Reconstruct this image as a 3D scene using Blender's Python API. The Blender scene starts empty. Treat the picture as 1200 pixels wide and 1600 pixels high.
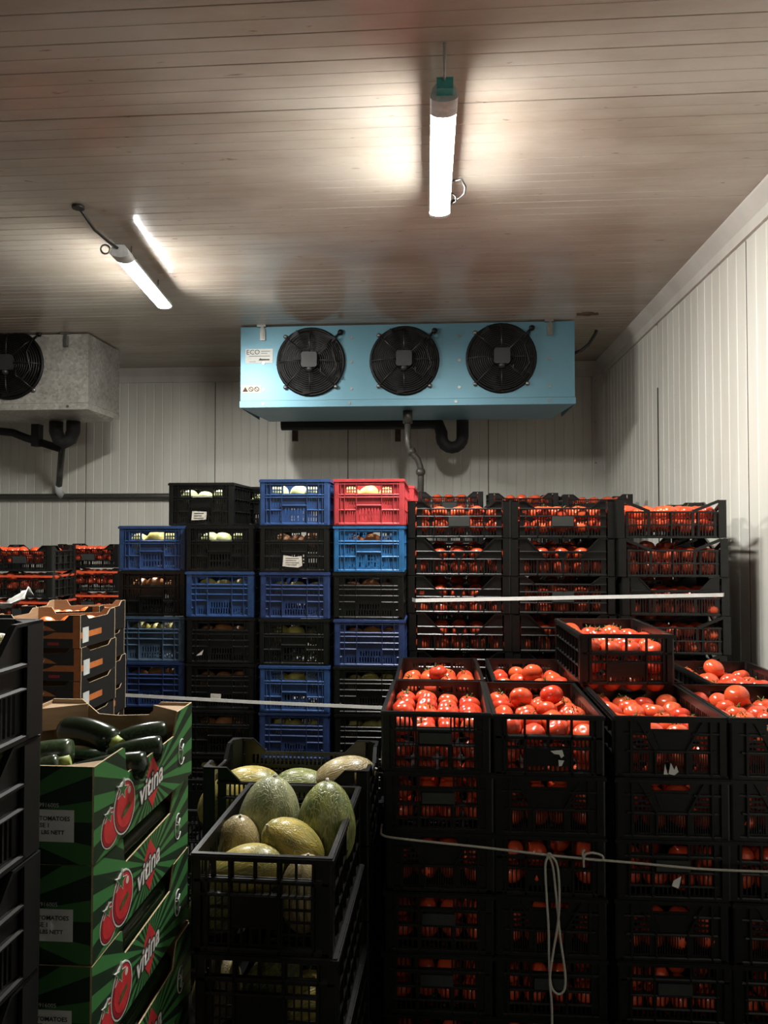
import bpy, math, random
from mathutils import Vector, Matrix

random.seed(11)
PI = math.pi
SC = bpy.context.scene
COL = SC.collection

# ---------------------------------------------------------------- camera
EYE = 1.895
YAW, PITCH = math.radians(4.05), math.radians(1.5)
cd = bpy.data.cameras.new('camera')
cd.sensor_fit = 'VERTICAL'; cd.sensor_height = 32.0; cd.lens = 24.0
cd.clip_start = 0.05; cd.clip_end = 60
cam = bpy.data.objects.new('camera', cd); COL.objects.link(cam)
cam.location = (0, 0, EYE); cam.rotation_euler = (PI/2 + PITCH, 0, YAW)
SC.camera = cam
_f = Vector((-math.sin(YAW)*math.cos(PITCH), math.cos(YAW)*math.cos(PITCH), math.sin(PITCH)))
_r = Vector((math.cos(YAW), math.sin(YAW), 0)); _u = _r.cross(_f)
def at(px, py, Y):
    d = _f + _r*((px-600)/1200) + _u*((800-py)/1200)
    return Vector((0, 0, EYE)) + d*(Y/d.y)

# ---------------------------------------------------------------- world, exposure
w = bpy.data.worlds.new('world'); SC.world = w; w.use_nodes = True
w.node_tree.nodes['Background'].inputs[0].default_value = (0.02, 0.02, 0.02, 1)
w.node_tree.nodes['Background'].inputs[1].default_value = 0.2
vs = SC.view_settings
vs.view_transform = 'Standard'; vs.look = 'None'; vs.gamma = 1.0; vs.use_curve_mapping = False
vs.exposure = 0.0
LAMP_POWER = 470.0          # emission of the tube diffusers

# room numbers
CEIL = EYE + 1.865
BACK = 8.55
XR, XL, REAR = 1.80, -7.2, -4.6

# ================================================================ materials
def newmat(name):
    m = bpy.data.materials.new(name); m.use_nodes = True
    nt = m.node_tree
    return m, nt, nt.nodes['Principled BSDF']
def node(nt, t, **kw):
    n = nt.nodes.new(t)
    for k, v in kw.items(): setattr(n, k, v)
    return n
def col4(c): return (c[0], c[1], c[2], 1)
def plain(name, col, rough=0.5, metal=0.0, noise=0.15, scale=30, bump=0.0, spec=0.5, stretch=(1, 1, 1)):
    m, nt, b = newmat(name)
    tc = node(nt, 'ShaderNodeTexCoord'); mp = node(nt, 'ShaderNodeMapping')
    mp.inputs['Scale'].default_value = stretch
    nz = node(nt, 'ShaderNodeTexNoise'); nz.inputs['Scale'].default_value = scale; nz.inputs['Detail'].default_value = 4
    nt.links.new(tc.outputs['Object'], mp.inputs[0]); nt.links.new(mp.outputs[0], nz.inputs['Vector'])
    cr = node(nt, 'ShaderNodeValToRGB')
    lo = tuple(max(0, c*(1-noise)) for c in col); hi = tuple(min(1, c*(1+noise)) for c in col)
    cr.color_ramp.elements[0].position = .3; cr.color_ramp.elements[1].position = .7
    cr.color_ramp.elements[0].color = col4(lo); cr.color_ramp.elements[1].color = col4(hi)
    nt.links.new(nz.outputs['Fac'], cr.inputs[0]); nt.links.new(cr.outputs[0], b.inputs['Base Color'])
    b.inputs['Roughness'].default_value = rough; b.inputs['Metallic'].default_value = metal
    b.inputs['Specular IOR Level'].default_value = spec
    if bump:
        bp = node(nt, 'ShaderNodeBump'); bp.inputs['Strength'].default_value = bump; bp.inputs['Distance'].default_value = .002
        nt.links.new(nz.outputs['Fac'], bp.inputs['Height']); nt.links.new(bp.outputs[0], b.inputs['Normal'])
    return m
def emit(name, col, s):
    m, nt, b = newmat(name)
    b.inputs['Base Color'].default_value = (.8, .8, .8, 1)
    b.inputs['Emission Color'].default_value = col4(col); b.inputs['Emission Strength'].default_value = s
    return m

M = {}
M['black'] = plain('black_plastic', (.0045, .0047, .0042), .31, noise=.3, scale=25, spec=.42)
M['black_matte'] = plain('black_matte_plastic', (.005, .0052, .0047), .55, noise=.3, scale=25, spec=.3)
M['grey_plate'] = plain('plate_plastic', (.018, .02, .018), .55, noise=.2)
M['blue'] = plain('blue_plastic', (.022, .06, .175), .38, noise=.2, scale=20)
M['navy'] = plain('navy_plastic', (.017, .036, .115), .4, noise=.25, scale=20)
M['slate'] = plain('slate_blue_plastic', (.05, .085, .135), .45, noise=.25, scale=20)
M['light_blue'] = plain('light_blue_plastic', (.018, .115, .28), .38, noise=.2, scale=20)
M['bright_blue'] = plain('bright_blue_plastic', (.05, .08, .6), .4)
M['red'] = plain('red_plastic', (.40, .04, .045), .38, noise=.15, scale=20)
M['orange_rim'] = plain('orange_rim_plastic', (.55, .07, .025), .4)
M['paper'] = plain('paper_label', (.62, .58, .50), .8, noise=.2, scale=60)
M['white'] = plain('white_strap', (.78, .78, .74), .45, noise=.06)
M['rope'] = plain('rope_fibre', (.42, .40, .34), .85, noise=.25, scale=400)
M['ink'] = plain('print_ink', (.03, .03, .03), .7)
M['steel'] = plain('bracket_steel', (.24, .235, .22), .4, .9, noise=.2)
M['pipe'] = plain('dark_pipe', (.045, .042, .036), .4, noise=.2)
M['foam'] = plain('foam_insulation', (.008, .008, .008), .75, noise=.3, scale=80)
M['rust'] = plain('rusty_bracket', (.06, .03, .02), .7, noise=.4)
M['floor'] = plain('concrete_floor', (.03, .028, .025), .9, noise=.25, scale=3, bump=.1, spec=.2)
M['fan_black'] = plain('fan_black', (.0025, .0025, .0025), .5, spec=.25)
M['fan_wire'] = plain('fan_wire', (.006, .006, .006), .4, .0)
M['fan_hub'] = plain('fan_hub', (.02, .021, .022), .5)
M['lamp_house'] = plain('lamp_housing', (.50, .52, .50), .45)
M['lamp_end'] = plain('lamp_endcap', (.55, .57, .56), .5)
M['teal'] = plain('teal_connector', (.05, .32, .30), .5)
M['lamp_glow'] = emit('lamp_diffuser', (1.0, .985, .93), LAMP_POWER)
M['lamp_glow_dim'] = emit('dim_lamp_diffuser', (1.0, .97, .90), LAMP_POWER*.40)  # dimmed glow of the unseen lamp lighting the foreground
M['cable'] = plain('cable_black', (.02, .02, .018), .5)
M['cable_grey'] = plain('cable_grey', (.35, .35, .33), .5)
M['card'] = plain('cardboard', (.36, .235, .13), .8, noise=.12, scale=14, stretch=(1, 1, 8))
M['card_edge'] = plain('cardboard_edge', (.50, .38, .22), .85, noise=.25, scale=120)
M['box_black'] = plain('black_carton', (.010, .009, .008), .55)
M['box_orange'] = plain('orange_print', (.42, .125, .03), .6)
M['print_red'] = plain('print_red', (.55, .03, .035), .5)
M['print_dark_red'] = plain('print_dark_red', (.30, .012, .02), .5)
M['print_white'] = plain('print_white', (.66, .66, .62), .6, noise=.05)
M['print_green'] = plain('print_leaf', (.03, .12, .03), .6)
M['tagwhite'] = plain('white_tag', (.72, .73, .70), .6, noise=.05)
M['tagpink'] = plain('warning_sticker', (.66, .58, .52), .6, noise=.05)

def sheet_metal(name, c, rough, metal, sc=9, amt=.25, spangle=False):
    m, nt, b = newmat(name)
    tc = node(nt, 'ShaderNodeTexCoord')
    if spangle:
        v = node(nt, 'ShaderNodeTexVoronoi'); v.inputs['Scale'].default_value = 42
        nt.links.new(tc.outputs['Object'], v.inputs['Vector'])
        cr = node(nt, 'ShaderNodeValToRGB')
        cr.color_ramp.elements[0].color = col4([x*.75 for x in c]); cr.color_ramp.elements[1].color = col4([x*1.25 for x in c])
        nt.links.new(v.outputs['Color'], cr.inputs[0])
        nz = node(nt, 'ShaderNodeTexNoise'); nz.inputs['Scale'].default_value = 3.2; nz.inputs['Detail'].default_value = 8
        nt.links.new(tc.outputs['Object'], nz.inputs['Vector'])
        mx = node(nt, 'ShaderNodeMixRGB'); mx.blend_type = 'MULTIPLY'; mx.inputs[0].default_value = .7
        c2 = node(nt, 'ShaderNodeValToRGB')
        c2.color_ramp.elements[0].position = .35; c2.color_ramp.elements[1].position = .65
        c2.color_ramp.elements[0].color = (.55, .52, .47, 1)
        nt.links.new(nz.outputs['Fac'], c2.inputs[0])
        nt.links.new(cr.outputs[0], mx.inputs[1]); nt.links.new(c2.outputs[0], mx.inputs[2])
        nt.links.new(mx.outputs[0], b.inputs['Base Color'])
    else:
        nz = node(nt, 'ShaderNodeTexNoise'); nz.inputs['Scale'].default_value = sc; nz.inputs['Detail'].default_value = 5
        nt.links.new(tc.outputs['Object'], nz.inputs['Vector'])
        cr = node(nt, 'ShaderNodeValToRGB')
        cr.color_ramp.elements[0].position = .3; cr.color_ramp.elements[1].position = .7
        cr.color_ramp.elements[0].color = col4([x*(1-amt) for x in c]); cr.color_ramp.elements[1].color = col4(c)
        nt.links.new(nz.outputs['Fac'], cr.inputs[0]); nt.links.new(cr.outputs[0], b.inputs['Base Color'])
    b.inputs['Roughness'].default_value = rough; b.inputs['Metallic'].default_value = metal
    return m
M['cooler_blue'] = sheet_metal('blue_coated_metal', (.115, .255, .325), .42, .35, 3, .12)
M['galv'] = sheet_metal('galvanised_metal', (.50, .49, .455), .38, .5, spangle=True)

def wall_mat(name, c, dirt, rough=.45, ceil=False):
    m, nt, b = newmat(name)
    geo = node(nt, 'ShaderNodeNewGeometry')
    mp = node(nt, 'ShaderNodeMapping')
    mp.inputs['Scale'].default_value = (.5, 1.5, .5) if ceil else (2.2, 2.2, .35)
    nt.links.new(geo.outputs['Position'], mp.inputs[0])
    nz = node(nt, 'ShaderNodeTexNoise'); nz.inputs['Scale'].default_value = 1.3; nz.inputs['Detail'].default_value = 7; nz.inputs['Roughness'].default_value = .6
    nt.links.new(mp.outputs[0], nz.inputs['Vector'])
    cr = node(nt, 'ShaderNodeValToRGB')
    cr.color_ramp.elements[0].position = .33; cr.color_ramp.elements[1].position = .62
    cr.color_ramp.elements[0].color = col4(dirt); cr.color_ramp.elements[1].color = col4(c)
    nt.links.new(nz.outputs['Fac'], cr.inputs[0])
    out = cr.outputs[0]
    if ceil:
        # specks of mould, yellowish stains, pinkish tints painting in tomato reflections, fixed to the panels
        sp = node(nt, 'ShaderNodeTexNoise'); sp.inputs['Scale'].default_value = 9; sp.inputs['Detail'].default_value = 3
        m2 = node(nt, 'ShaderNodeMapping'); m2.inputs['Scale'].default_value = (.9, 3.2, 1)
        nt.links.new(geo.outputs['Position'], m2.inputs[0]); nt.links.new(m2.outputs[0], sp.inputs['Vector'])
        c2 = node(nt, 'ShaderNodeValToRGB')
        c2.color_ramp.elements[0].position = .70; c2.color_ramp.elements[0].color = (0, 0, 0, 1)
        c2.color_ramp.elements[1].position = .77; c2.color_ramp.elements[1].color = (1, 1, 1, 1)
        nt.links.new(sp.outputs['Fac'], c2.inputs[0])
        mx = node(nt, 'ShaderNodeMixRGB'); mx.inputs[2].default_value = (.16, .12, .085, 1)
        nt.links.new(c2.outputs[0], mx.inputs[0]); nt.links.new(out, mx.inputs[1])
        st = node(nt, 'ShaderNodeTexNoise'); st.inputs['Scale'].default_value = .55; st.inputs['Detail'].default_value = 2
        st.inputs['Distortion'].default_value = .5
        nt.links.new(geo.outputs['Position'], st.inputs['Vector'])
        c3 = node(nt, 'ShaderNodeValToRGB')
        c3.color_ramp.elements[0].position = .25; c3.color_ramp.elements[1].position = .80
        c3.color_ramp.elements[0].color = (.86, .74, .68, 1); c3.color_ramp.elements[1].color = (1, .95, .84, 1)
        e = c3.color_ramp.elements.new(.5); e.color = (.98, .93, .89, 1)
        nt.links.new(st.outputs['Fac'], c3.inputs[0])
        m3 = node(nt, 'ShaderNodeMixRGB'); m3.blend_type = 'MULTIPLY'; m3.inputs[0].default_value = 1
        nt.links.new(mx.outputs[0], m3.inputs[1]); nt.links.new(c3.outputs[0], m3.inputs[2])
        out = m3.outputs[0]
    nt.links.new(out, b.inputs['Base Color'])
    b.inputs['Roughness'].default_value = rough
    return m
M['wall'] = wall_mat('white_wall_panel', (.62, .61, .555), (.53, .515, .455), .42)
M['ceiling'] = wall_mat('ceiling_panel', (.49, .47, .425), (.345, .30, .255), .15, True)
M['trim'] = wall_mat('white_trim', (.58, .565, .52), (.49, .465, .42), .45)
M['joint'] = plain('dark_joint', (.03, .028, .025), .8)

def ray_mat(name, cy, cz, axis, n, lo, hi, seed=0):
    # printed sunburst: rays around (c, cz) in the panel's own plane
    m, nt, b = newmat(name)
    tc = node(nt, 'ShaderNodeTexCoord'); sx = node(nt, 'ShaderNodeSeparateXYZ')
    nt.links.new(tc.outputs['Object'], sx.inputs[0])
    a = node(nt, 'ShaderNodeMath', operation='SUBTRACT'); a.inputs[1].default_value = cy
    c = node(nt, 'ShaderNodeMath', operation='SUBTRACT'); c.inputs[1].default_value = cz
    nt.links.new(sx.outputs[axis], a.inputs[0]); nt.links.new(sx.outputs[2], c.inputs[0])
    t = node(nt, 'ShaderNodeMath', operation='ARCTAN2')
    nt.links.new(c.outputs[0], t.inputs[0]); nt.links.new(a.outputs[0], t.inputs[1])
    k = node(nt, 'ShaderNodeMath', operation='MULTIPLY'); k.inputs[1].default_value = n
    nt.links.new(t.outputs[0], k.inputs[0])
    s = node(nt, 'ShaderNodeMath', operation='SINE'); nt.links.new(k.outputs[0], s.inputs[0])
    g = node(nt, 'ShaderNodeMath', operation='GREATER_THAN'); g.inputs[1].default_value = .05
    nt.links.new(s.outputs[0], g.inputs[0])
    mx = node(nt, 'ShaderNodeMixRGB'); mx.inputs[1].default_value = col4(lo); mx.inputs[2].default_value = col4(hi)
    nt.links.new(g.outputs[0], mx.inputs[0]); nt.links.new(mx.outputs[0], b.inputs['Base Color'])
    b.inputs['Roughness'].default_value = .5
    return m

def tomato_mat():
    m, nt, b = newmat('tomato_skin')
    oi = node(nt, 'ShaderNodeObjectInfo'); tc = node(nt, 'ShaderNodeTexCoord')
    nz = node(nt, 'ShaderNodeTexNoise'); nz.inputs['Scale'].default_value = 12
    nt.links.new(tc.outputs['Object'], nz.inputs['Vector'])
    ad = node(nt, 'ShaderNodeMath', operation='ADD'); nt.links.new(oi.outputs['Random'], ad.inputs[0]); nt.links.new(nz.outputs['Fac'], ad.inputs[1])
    hf = node(nt, 'ShaderNodeMath', operation='MULTIPLY'); hf.inputs[1].default_value = .5; nt.links.new(ad.outputs[0], hf.inputs[0])
    cr = node(nt, 'ShaderNodeValToRGB')
    cr.color_ramp.elements[0].position = .25; cr.color_ramp.elements[0].color = (.60, .045, .018, 1)
    cr.color_ramp.elements[1].position = .78; cr.color_ramp.elements[1].color = (.70, .11, .032, 1)
    nt.links.new(hf.outputs[0], cr.inputs[0]); nt.links.new(cr.outputs[0], b.inputs['Base Color'])
    b.inputs['Roughness'].default_value = .22; b.inputs['Specular IOR Level'].default_value = .6
    b.inputs['Subsurface Weight'].default_value = .0
    return m
M['tomato'] = tomato_mat()
M['calyx'] = plain('calyx_green', (.10, .15, .03), .7, noise=.4, scale=60)

def melon_mat(name, c1, c2, net):
    m, nt, b = newmat(name)
    tc = node(nt, 'ShaderNodeTexCoord'); mp = node(nt, 'ShaderNodeMapping'); mp.inputs['Scale'].default_value = (1, 1, .13)
    nt.links.new(tc.outputs['Object'], mp.inputs[0])
    n1 = node(nt, 'ShaderNodeTexNoise'); n1.inputs['Scale'].default_value = 26; n1.inputs['Detail'].default_value = 5
    nt.links.new(mp.outputs[0], n1.inputs['Vector'])
    cr = node(nt, 'ShaderNodeValToRGB'); cr.color_ramp.elements[0].position = .40; cr.color_ramp.elements[1].position = .60
    cr.color_ramp.elements[0].color = col4(c1); cr.color_ramp.elements[1].color = col4(c2)
    nt.links.new(n1.outputs['Fac'], cr.inputs[0])
    n2 = node(nt, 'ShaderNodeTexVoronoi', feature='DISTANCE_TO_EDGE'); n2.inputs['Scale'].default_value = 105
    n3 = node(nt, 'ShaderNodeTexNoise'); n3.inputs['Scale'].default_value = 30
    nt.links.new(mp.outputs[0], n3.inputs['Vector'])
    mm = node(nt, 'ShaderNodeMixRGB'); mm.inputs[0].default_value = .06
    nt.links.new(mp.outputs[0], mm.inputs[1]); nt.links.new(n3.outputs['Color'], mm.inputs[2])
    nt.links.new(mm.outputs[0], n2.inputs['Vector'])
    lt = node(nt, 'ShaderNodeValToRGB'); lt.color_ramp.elements[0].position = .02; lt.color_ramp.elements[1].position = .10
    lt.color_ramp.elements[0].color = (1, 1, 1, 1); lt.color_ramp.elements[1].color = (0, 0, 0, 1)
    nt.links.new(n2.outputs['Distance'], lt.inputs[0])
    ms = node(nt, 'ShaderNodeMath', operation='MULTIPLY'); nt.links.new(lt.outputs[0], ms.inputs[0]); ms.inputs[1].default_value = .55
    mx = node(nt, 'ShaderNodeMixRGB'); mx.inputs[2].default_value = col4(net)
    nt.links.new(ms.outputs[0], mx.inputs[0]); nt.links.new(cr.outputs[0], mx.inputs[1])
    nt.links.new(mx.outputs[0], b.inputs['Base Color'])
    bp = node(nt, 'ShaderNodeBump'); bp.inputs['Strength'].default_value = .35; bp.inputs['Distance'].default_value = .003
    nt.links.new(lt.outputs[0], bp.inputs['Height']); nt.links.new(bp.outputs[0], b.inputs['Normal'])
    b.inputs['Roughness'].default_value = .33
    return m
M['melon_green'] = melon_mat('melon_green', (.06, .085, .022), (.17, .19, .045), (.40, .37, .17))
M['melon_grey'] = melon_mat('melon_greygreen', (.13, .15, .07), (.27, .28, .15), (.44, .42, .26))
M['melon_yellow'] = melon_mat('melon_yellow', (.16, .15, .03), (.40, .30, .05), (.46, .40, .17))
M['melon_tan'] = melon_mat('melon_tan', (.17, .13, .055), (.32, .25, .11), (.43, .36, .20))
M['zuc'] = plain('courgette_skin', (.010, .020, .008), .2, noise=.5, scale=120, stretch=(1, 1, 1))
M['zuc_pale'] = plain('courgette_pale_skin', (.035, .055, .025), .22, noise=.4, scale=120)
M['zuc_end'] = plain('courgette_stem', (.30, .36, .08), .5, noise=.3)
M['fruit_yellow'] = plain('yellow_fruit', (.62, .55, .16), .4, noise=.15, scale=20)
M['fruit_pale'] = plain('pale_green_fruit', (.58, .62, .30), .4, noise=.15, scale=20)
M['fruit_orange'] = plain('dull_orange_fruit', (.50, .22, .08), .4, noise=.25, scale=20)
M['fruit_peach'] = plain('orange_tomato', (.75, .17, .03), .3, noise=.2, scale=15)

# ================================================================ mesh builder
class MB:
    def __init__(s): s.v, s.f, s.mi, s.sm = [], [], [], []
    def face(s, idx, mi=0, sm=False): s.f.append(tuple(idx)); s.mi.append(mi); s.sm.append(sm)
    def box(s, x0, x1, y0, y1, z0, z1, mi=0):
        b = len(s.v)
        s.v += [(x0,y0,z0),(x1,y0,z0),(x1,y1,z0),(x0,y1,z0),(x0,y0,z1),(x1,y0,z1),(x1,y1,z1),(x0,y1,z1)]
        for q in ((0,3,2,1),(4,5,6,7),(0,1,5,4),(1,2,6,5),(2,3,7,6),(3,0,4,7)): s.face([b+i for i in q], mi)
    def prism(s, poly, n0, n1, mi=0, axis='y', mi_front=None, mi_edge=None):
        # poly of (u, w); extruded along n: for axis y the coordinates are (u, n, w)
        b = len(s.v); k = len(poly)
        for n in (n0, n1):
            for (u, q) in poly: s.v.append((u, n, q) if axis == 'y' else ((n, u, q) if axis == 'x' else (u, q, n)))
        s.face([b+i for i in range(k)], mi if mi_front is None else mi_front)
        s.face([b+k+i for i in reversed(range(k))], mi)
        for i in range(k):
            j = (i+1) % k; s.face((b+i, b+k+i, b+k+j, b+j), mi if mi_edge is None else mi_edge)
    def bar(s, p, q, wd, n0, n1, mi=0):     # flat bar between two (u,w) points
        dx, dy = q[0]-p[0], q[1]-p[1]; L = math.hypot(dx, dy) or 1; ox, oy = -dy/L*wd/2, dx/L*wd/2
        s.prism([(p[0]+ox,p[1]+oy),(p[0]-ox,p[1]-oy),(q[0]-ox,q[1]-oy),(q[0]+ox,q[1]+oy)], n0, n1, mi)
    def tube(s, pts, r, n=8, mi=0, closed=False, cap=True):
        pts = [Vector(p) for p in pts]; rs = r if isinstance(r, (list, tuple)) else [r]*len(pts)
        b = len(s.v); K = len(pts); up = None
        for i, p in enumerate(pts):
            if closed: t = pts[(i+1) % K]-pts[i-1]
            else: t = pts[min(i+1, K-1)]-pts[max(i-1, 0)]
            t.normalize()
            if up is None:
                up = Vector((0,0,1)) if abs(t.z) < .9 else Vector((1,0,0))
            a = t.cross(up).normalized(); c = a.cross(t).normalized(); up = c
            for j in range(n):
                an = 2*PI*j/n; s.v.append(tuple(p+a*math.cos(an)*rs[i]+c*math.sin(an)*rs[i]))
        for i in range(K if closed else K-1):
            i2 = (i+1) % K
            for j in range(n):
                j2 = (j+1) % n; s.face((b+i*n+j, b+i*n+j2, b+i2*n+j2, b+i2*n+j), mi, True)
        if cap and not closed:
            s.face([b+j for j in reversed(range(n))], mi); s.face([b+(K-1)*n+j for j in range(n)], mi)
    def ring(s, c, R, r, n=32, m=6, axis='y', mi=0):
        pts = []
        for i in range(n):
            a = 2*PI*i/n
            o = (math.cos(a)*R, 0, math.sin(a)*R) if axis == 'y' else (math.cos(a)*R, math.sin(a)*R, 0)
            pts.append((c[0]+o[0], c[1]+o[1], c[2]+o[2]))
        s.tube(pts, r, m, mi, closed=True)
    def disc(s, c, R, y0, y1, n=24, mi=0):    # short cylinder along y
        s.prism([(c[0]+R*math.cos(2*PI*i/n), c[2]+R*math.sin(2*PI*i/n)) for i in range(n)], y0, y1, mi)
    def sphere(s, c, rx, ry, rz, nu=16, nv=10, mi=0, fn=None):
        b = len(s.v)
        for i in range(nv+1):
            th = PI*i/nv
            for j in range(nu):
                ph = 2*PI*j/nu; k = fn(th, ph) if fn else 1
                s.v.append((c[0]+rx*k*math.sin(th)*math.cos(ph), c[1]+ry*k*math.sin(th)*math.sin(ph), c[2]+rz*k*math.cos(th)))
        for i in range(nv):
            for j in range(nu):
                j2 = (j+1) % nu; s.face((b+i*nu+j, b+(i+1)*nu+j, b+(i+1)*nu+j2, b+i*nu+j2), mi, True)
    def mapv(s, fn): s.v = [fn(*p) for p in s.v]; return s
    def mesh(s, name, mats):
        me = bpy.data.meshes.new(name); me.from_pydata(s.v, [], s.f)
        me.polygons.foreach_set('material_index', s.mi); me.polygons.foreach_set('use_smooth', s.sm)
        for m in (mats if isinstance(mats, (list, tuple)) else [mats]): me.materials.append(m)
        me.update(); return me
    def build(s, name, mats, parent=None, loc=None):
        o = bpy.data.objects.new(name, s.mesh(name, mats)); COL.objects.link(o)
        if parent: o.parent = parent
        if loc is not None: o.location = loc
        return o

def tag(o, label=None, cat=None, group=None, kind=None):
    if label: o['label'] = label
    if cat: o['category'] = cat
    if group: o['group'] = group
    if kind: o['kind'] = kind
    return o
def empty(name, loc=(0,0,0), rz=0):
    o = bpy.data.objects.new(name, None); COL.objects.link(o); o.empty_display_size = .05
    o.location = loc; o.rotation_euler = (0, 0, rz); return o
def copy_tree(o, parent=None):
    c = o.copy(); COL.objects.link(c)
    if parent is not None: c.parent = parent
    for ch in KIDS.get(o.name, ()): copy_tree_child(ch, c)
    return c
def copy_tree_child(ch, parent):
    d = ch.copy(); COL.objects.link(d); d.parent = parent
    for g in KIDS.get(ch.name, ()): copy_tree_child(g, d)
KIDS = {}
def index_kids(root):
    KIDS[root.name] = [o for o in COL.objects if o.parent == root]
    for k in KIDS[root.name]: index_kids(k)
def text_mesh(body, size, mat, parent, matrix, name='lettering', bold=0.0, shear=0.0):
    cu = bpy.data.curves.new(name, 'FONT'); cu.body = body; cu.size = size; cu.align_x = 'CENTER'; cu.align_y = 'CENTER'
    cu.offset = bold; cu.shear = shear; cu.resolution_u = 2
    t = bpy.data.objects.new(name, cu); COL.objects.link(t)
    dg = bpy.context.evaluated_depsgraph_get(); dg.update()
    me = bpy.data.meshes.new_from_object(t.evaluated_get(dg)); bpy.data.objects.remove(t)
    me.transform(matrix); me.materials.clear(); me.materials.append(mat); me.name = name
    o = bpy.data.objects.new(name, me); COL.objects.link(o); o.parent = parent
    return o
ORD = ['top', 'second', 'third', 'fourth', 'fifth', 'sixth', 'seventh', 'eighth', 'ninth', 'tenth', 'eleventh', 'twelfth']

# ================================================================ room shell
mb = MB(); mb.box(XL-.1, XR+.1, REAR-.1, BACK+.1, -.1, 0)
tag(mb.build('floor', M['floor']), kind='structure')

# ceiling: backing slab with one long plank after another across the room
mb = MB(); mb.box(XL-.1, XR+.1, REAR-.1, BACK+.1, CEIL+.012, CEIL+.1)
ceiling = tag(mb.build('ceiling', M['joint']), kind='structure')
PW = .172
def plank_mesh(kind):
    mb = MB(); g = .0013 if kind == 0 else .0005
    x0, x1 = XL, XR
    prof = [(0+g, .012), (0+g, .0015), (g+.003, 0), (PW*.49, 0), (PW*.495, -.0008), (PW*.505, -.0008), (PW*.51, 0), (PW-g-.003, 0), (PW-g, .0015), (PW-g, .012)]
    b = len(mb.v); k = len(prof)
    for x in (x0, x1):
        for (y, z) in prof: mb.v.append((x, y, z))
    for i in range(k-1): mb.face((b+i, b+k+i, b+k+i+1, b+i+1))
    mb.face([b+i for i in range(k)]); mb.face([b+k+i for i in reversed(range(k))])
    return mb.mesh('plank', M['ceiling'])
pm = [plank_mesh(0), plank_mesh(1)]
y = REAR; i = 0
while y < BACK:
    o = bpy.data.objects.new('plank', pm[0 if i % 2 else 1]); COL.objects.link(o); o.parent = ceiling
    o.location = (0, y, CEIL + (.0015 if i % 6 == 3 else 0)); y += PW; i += 1

# ribbed insulated wall panels
def ribbed(L, H, name, parent, mat, pitch=.1, wave=0.0035):
    mb = MB(); prof = []; n = max(1, round(L/pitch)); p = L/n
    for k in range(n):
        a = k*p
        prof += [(a+.004 if k else .003, 0), (a+p-.012, 0), (a+p-.006, -wave), (a+p-.003, -wave)]
    b = len(mb.v); K = len(prof)
    for z in (0, H):
        for (u, q) in prof: mb.v.append((u, -q, z))
    for j in range(K-1): mb.face((b+j, b+j+1, b+K+j+1, b+K+j))
    # closed edges so a panel reads as a slab
    b2 = len(mb.v); mb.v += [(prof[0][0], .03, 0), (prof[-1][0], .03, 0), (prof[-1][0], .03, H), (prof[0][0], .03, H)]
    mb.face((b, b+K, b2+3, b2)); mb.face((b+K-1, b2+1, b2+2, b+2*K-1))
    return mb.build(name, mat, parent)
mb = MB(); mb.box(XL, XR, BACK+.02, BACK+.15, 0, CEIL)
wb = tag(mb.build('wall_back', M['joint']), kind='structure')
joints = [XL, -5.55, -4.04, -2.53, -1.01, .555, XR]
for a, b in zip(joints, joints[1:]):
    o = ribbed(b-a, CEIL, 'wall_panel', wb, M['wall']); o.location = (a, BACK, 0)
mb = MB(); mb.box(XR+.02, XR+.15, REAR, BACK, 0, CEIL)
wr = tag(mb.build('wall_right', M['joint']), kind='structure')
jy = [BACK, 6.44, 4.60, 2.76, .92, -.92, -2.76, REAR]
for i, (a, b) in enumerate(zip(jy, jy[1:])):
    g = .03 if i == 1 else .006
    o = ribbed(a-b-g, CEIL, 'wall_panel', wr, M['wall'], .142)
    o.location = (XR, a-g, 0); o.rotation_euler = (0, 0, -PI/2)
mb = MB(); mb.box(XR-.002, XR+.012, jy[1]-.024, jy[1]-.002, 0, 3.08); mb.build('open_joint', M['joint'], wr)
mb = MB(); mb.box(XR-.001, XR+.012, jy[2]-.005, jy[2], 0, CEIL-.16); mb.build('open_joint', M['rust'], wr)
for jx in joints[1:-1]:
    mb = MB(); mb.box(jx-.004, jx+.004, BACK-.001, BACK+.012, 0, CEIL-.16); mb.build('open_joint', M['rust'], wb)
mb = MB(); mb.box(XL-.15, XL-.02, REAR, BACK, 0, CEIL)
wl = tag(mb.build('wall_left', M['joint']), kind='structure')
for k in range(7):
    o = ribbed((BACK-REAR)/7, CEIL, 'wall_panel', wl, M['wall'], .15); o.location = (XL, REAR+k*(BACK-REAR)/7, 0); o.rotation_euler = (0, 0, PI/2)
mb = MB(); mb.box(XL, XR, REAR-.15, REAR-.02, 0, CEIL)
wf = tag(mb.build('wall_front', M['joint']), kind='structure')
for k in range(6):
    o = ribbed((XR-XL)/6, CEIL, 'wall_panel', wf, M['wall'], .112); o.location = (XR-k*(XR-XL)/6, REAR, 0); o.rotation_euler = (0, 0, PI)

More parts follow.
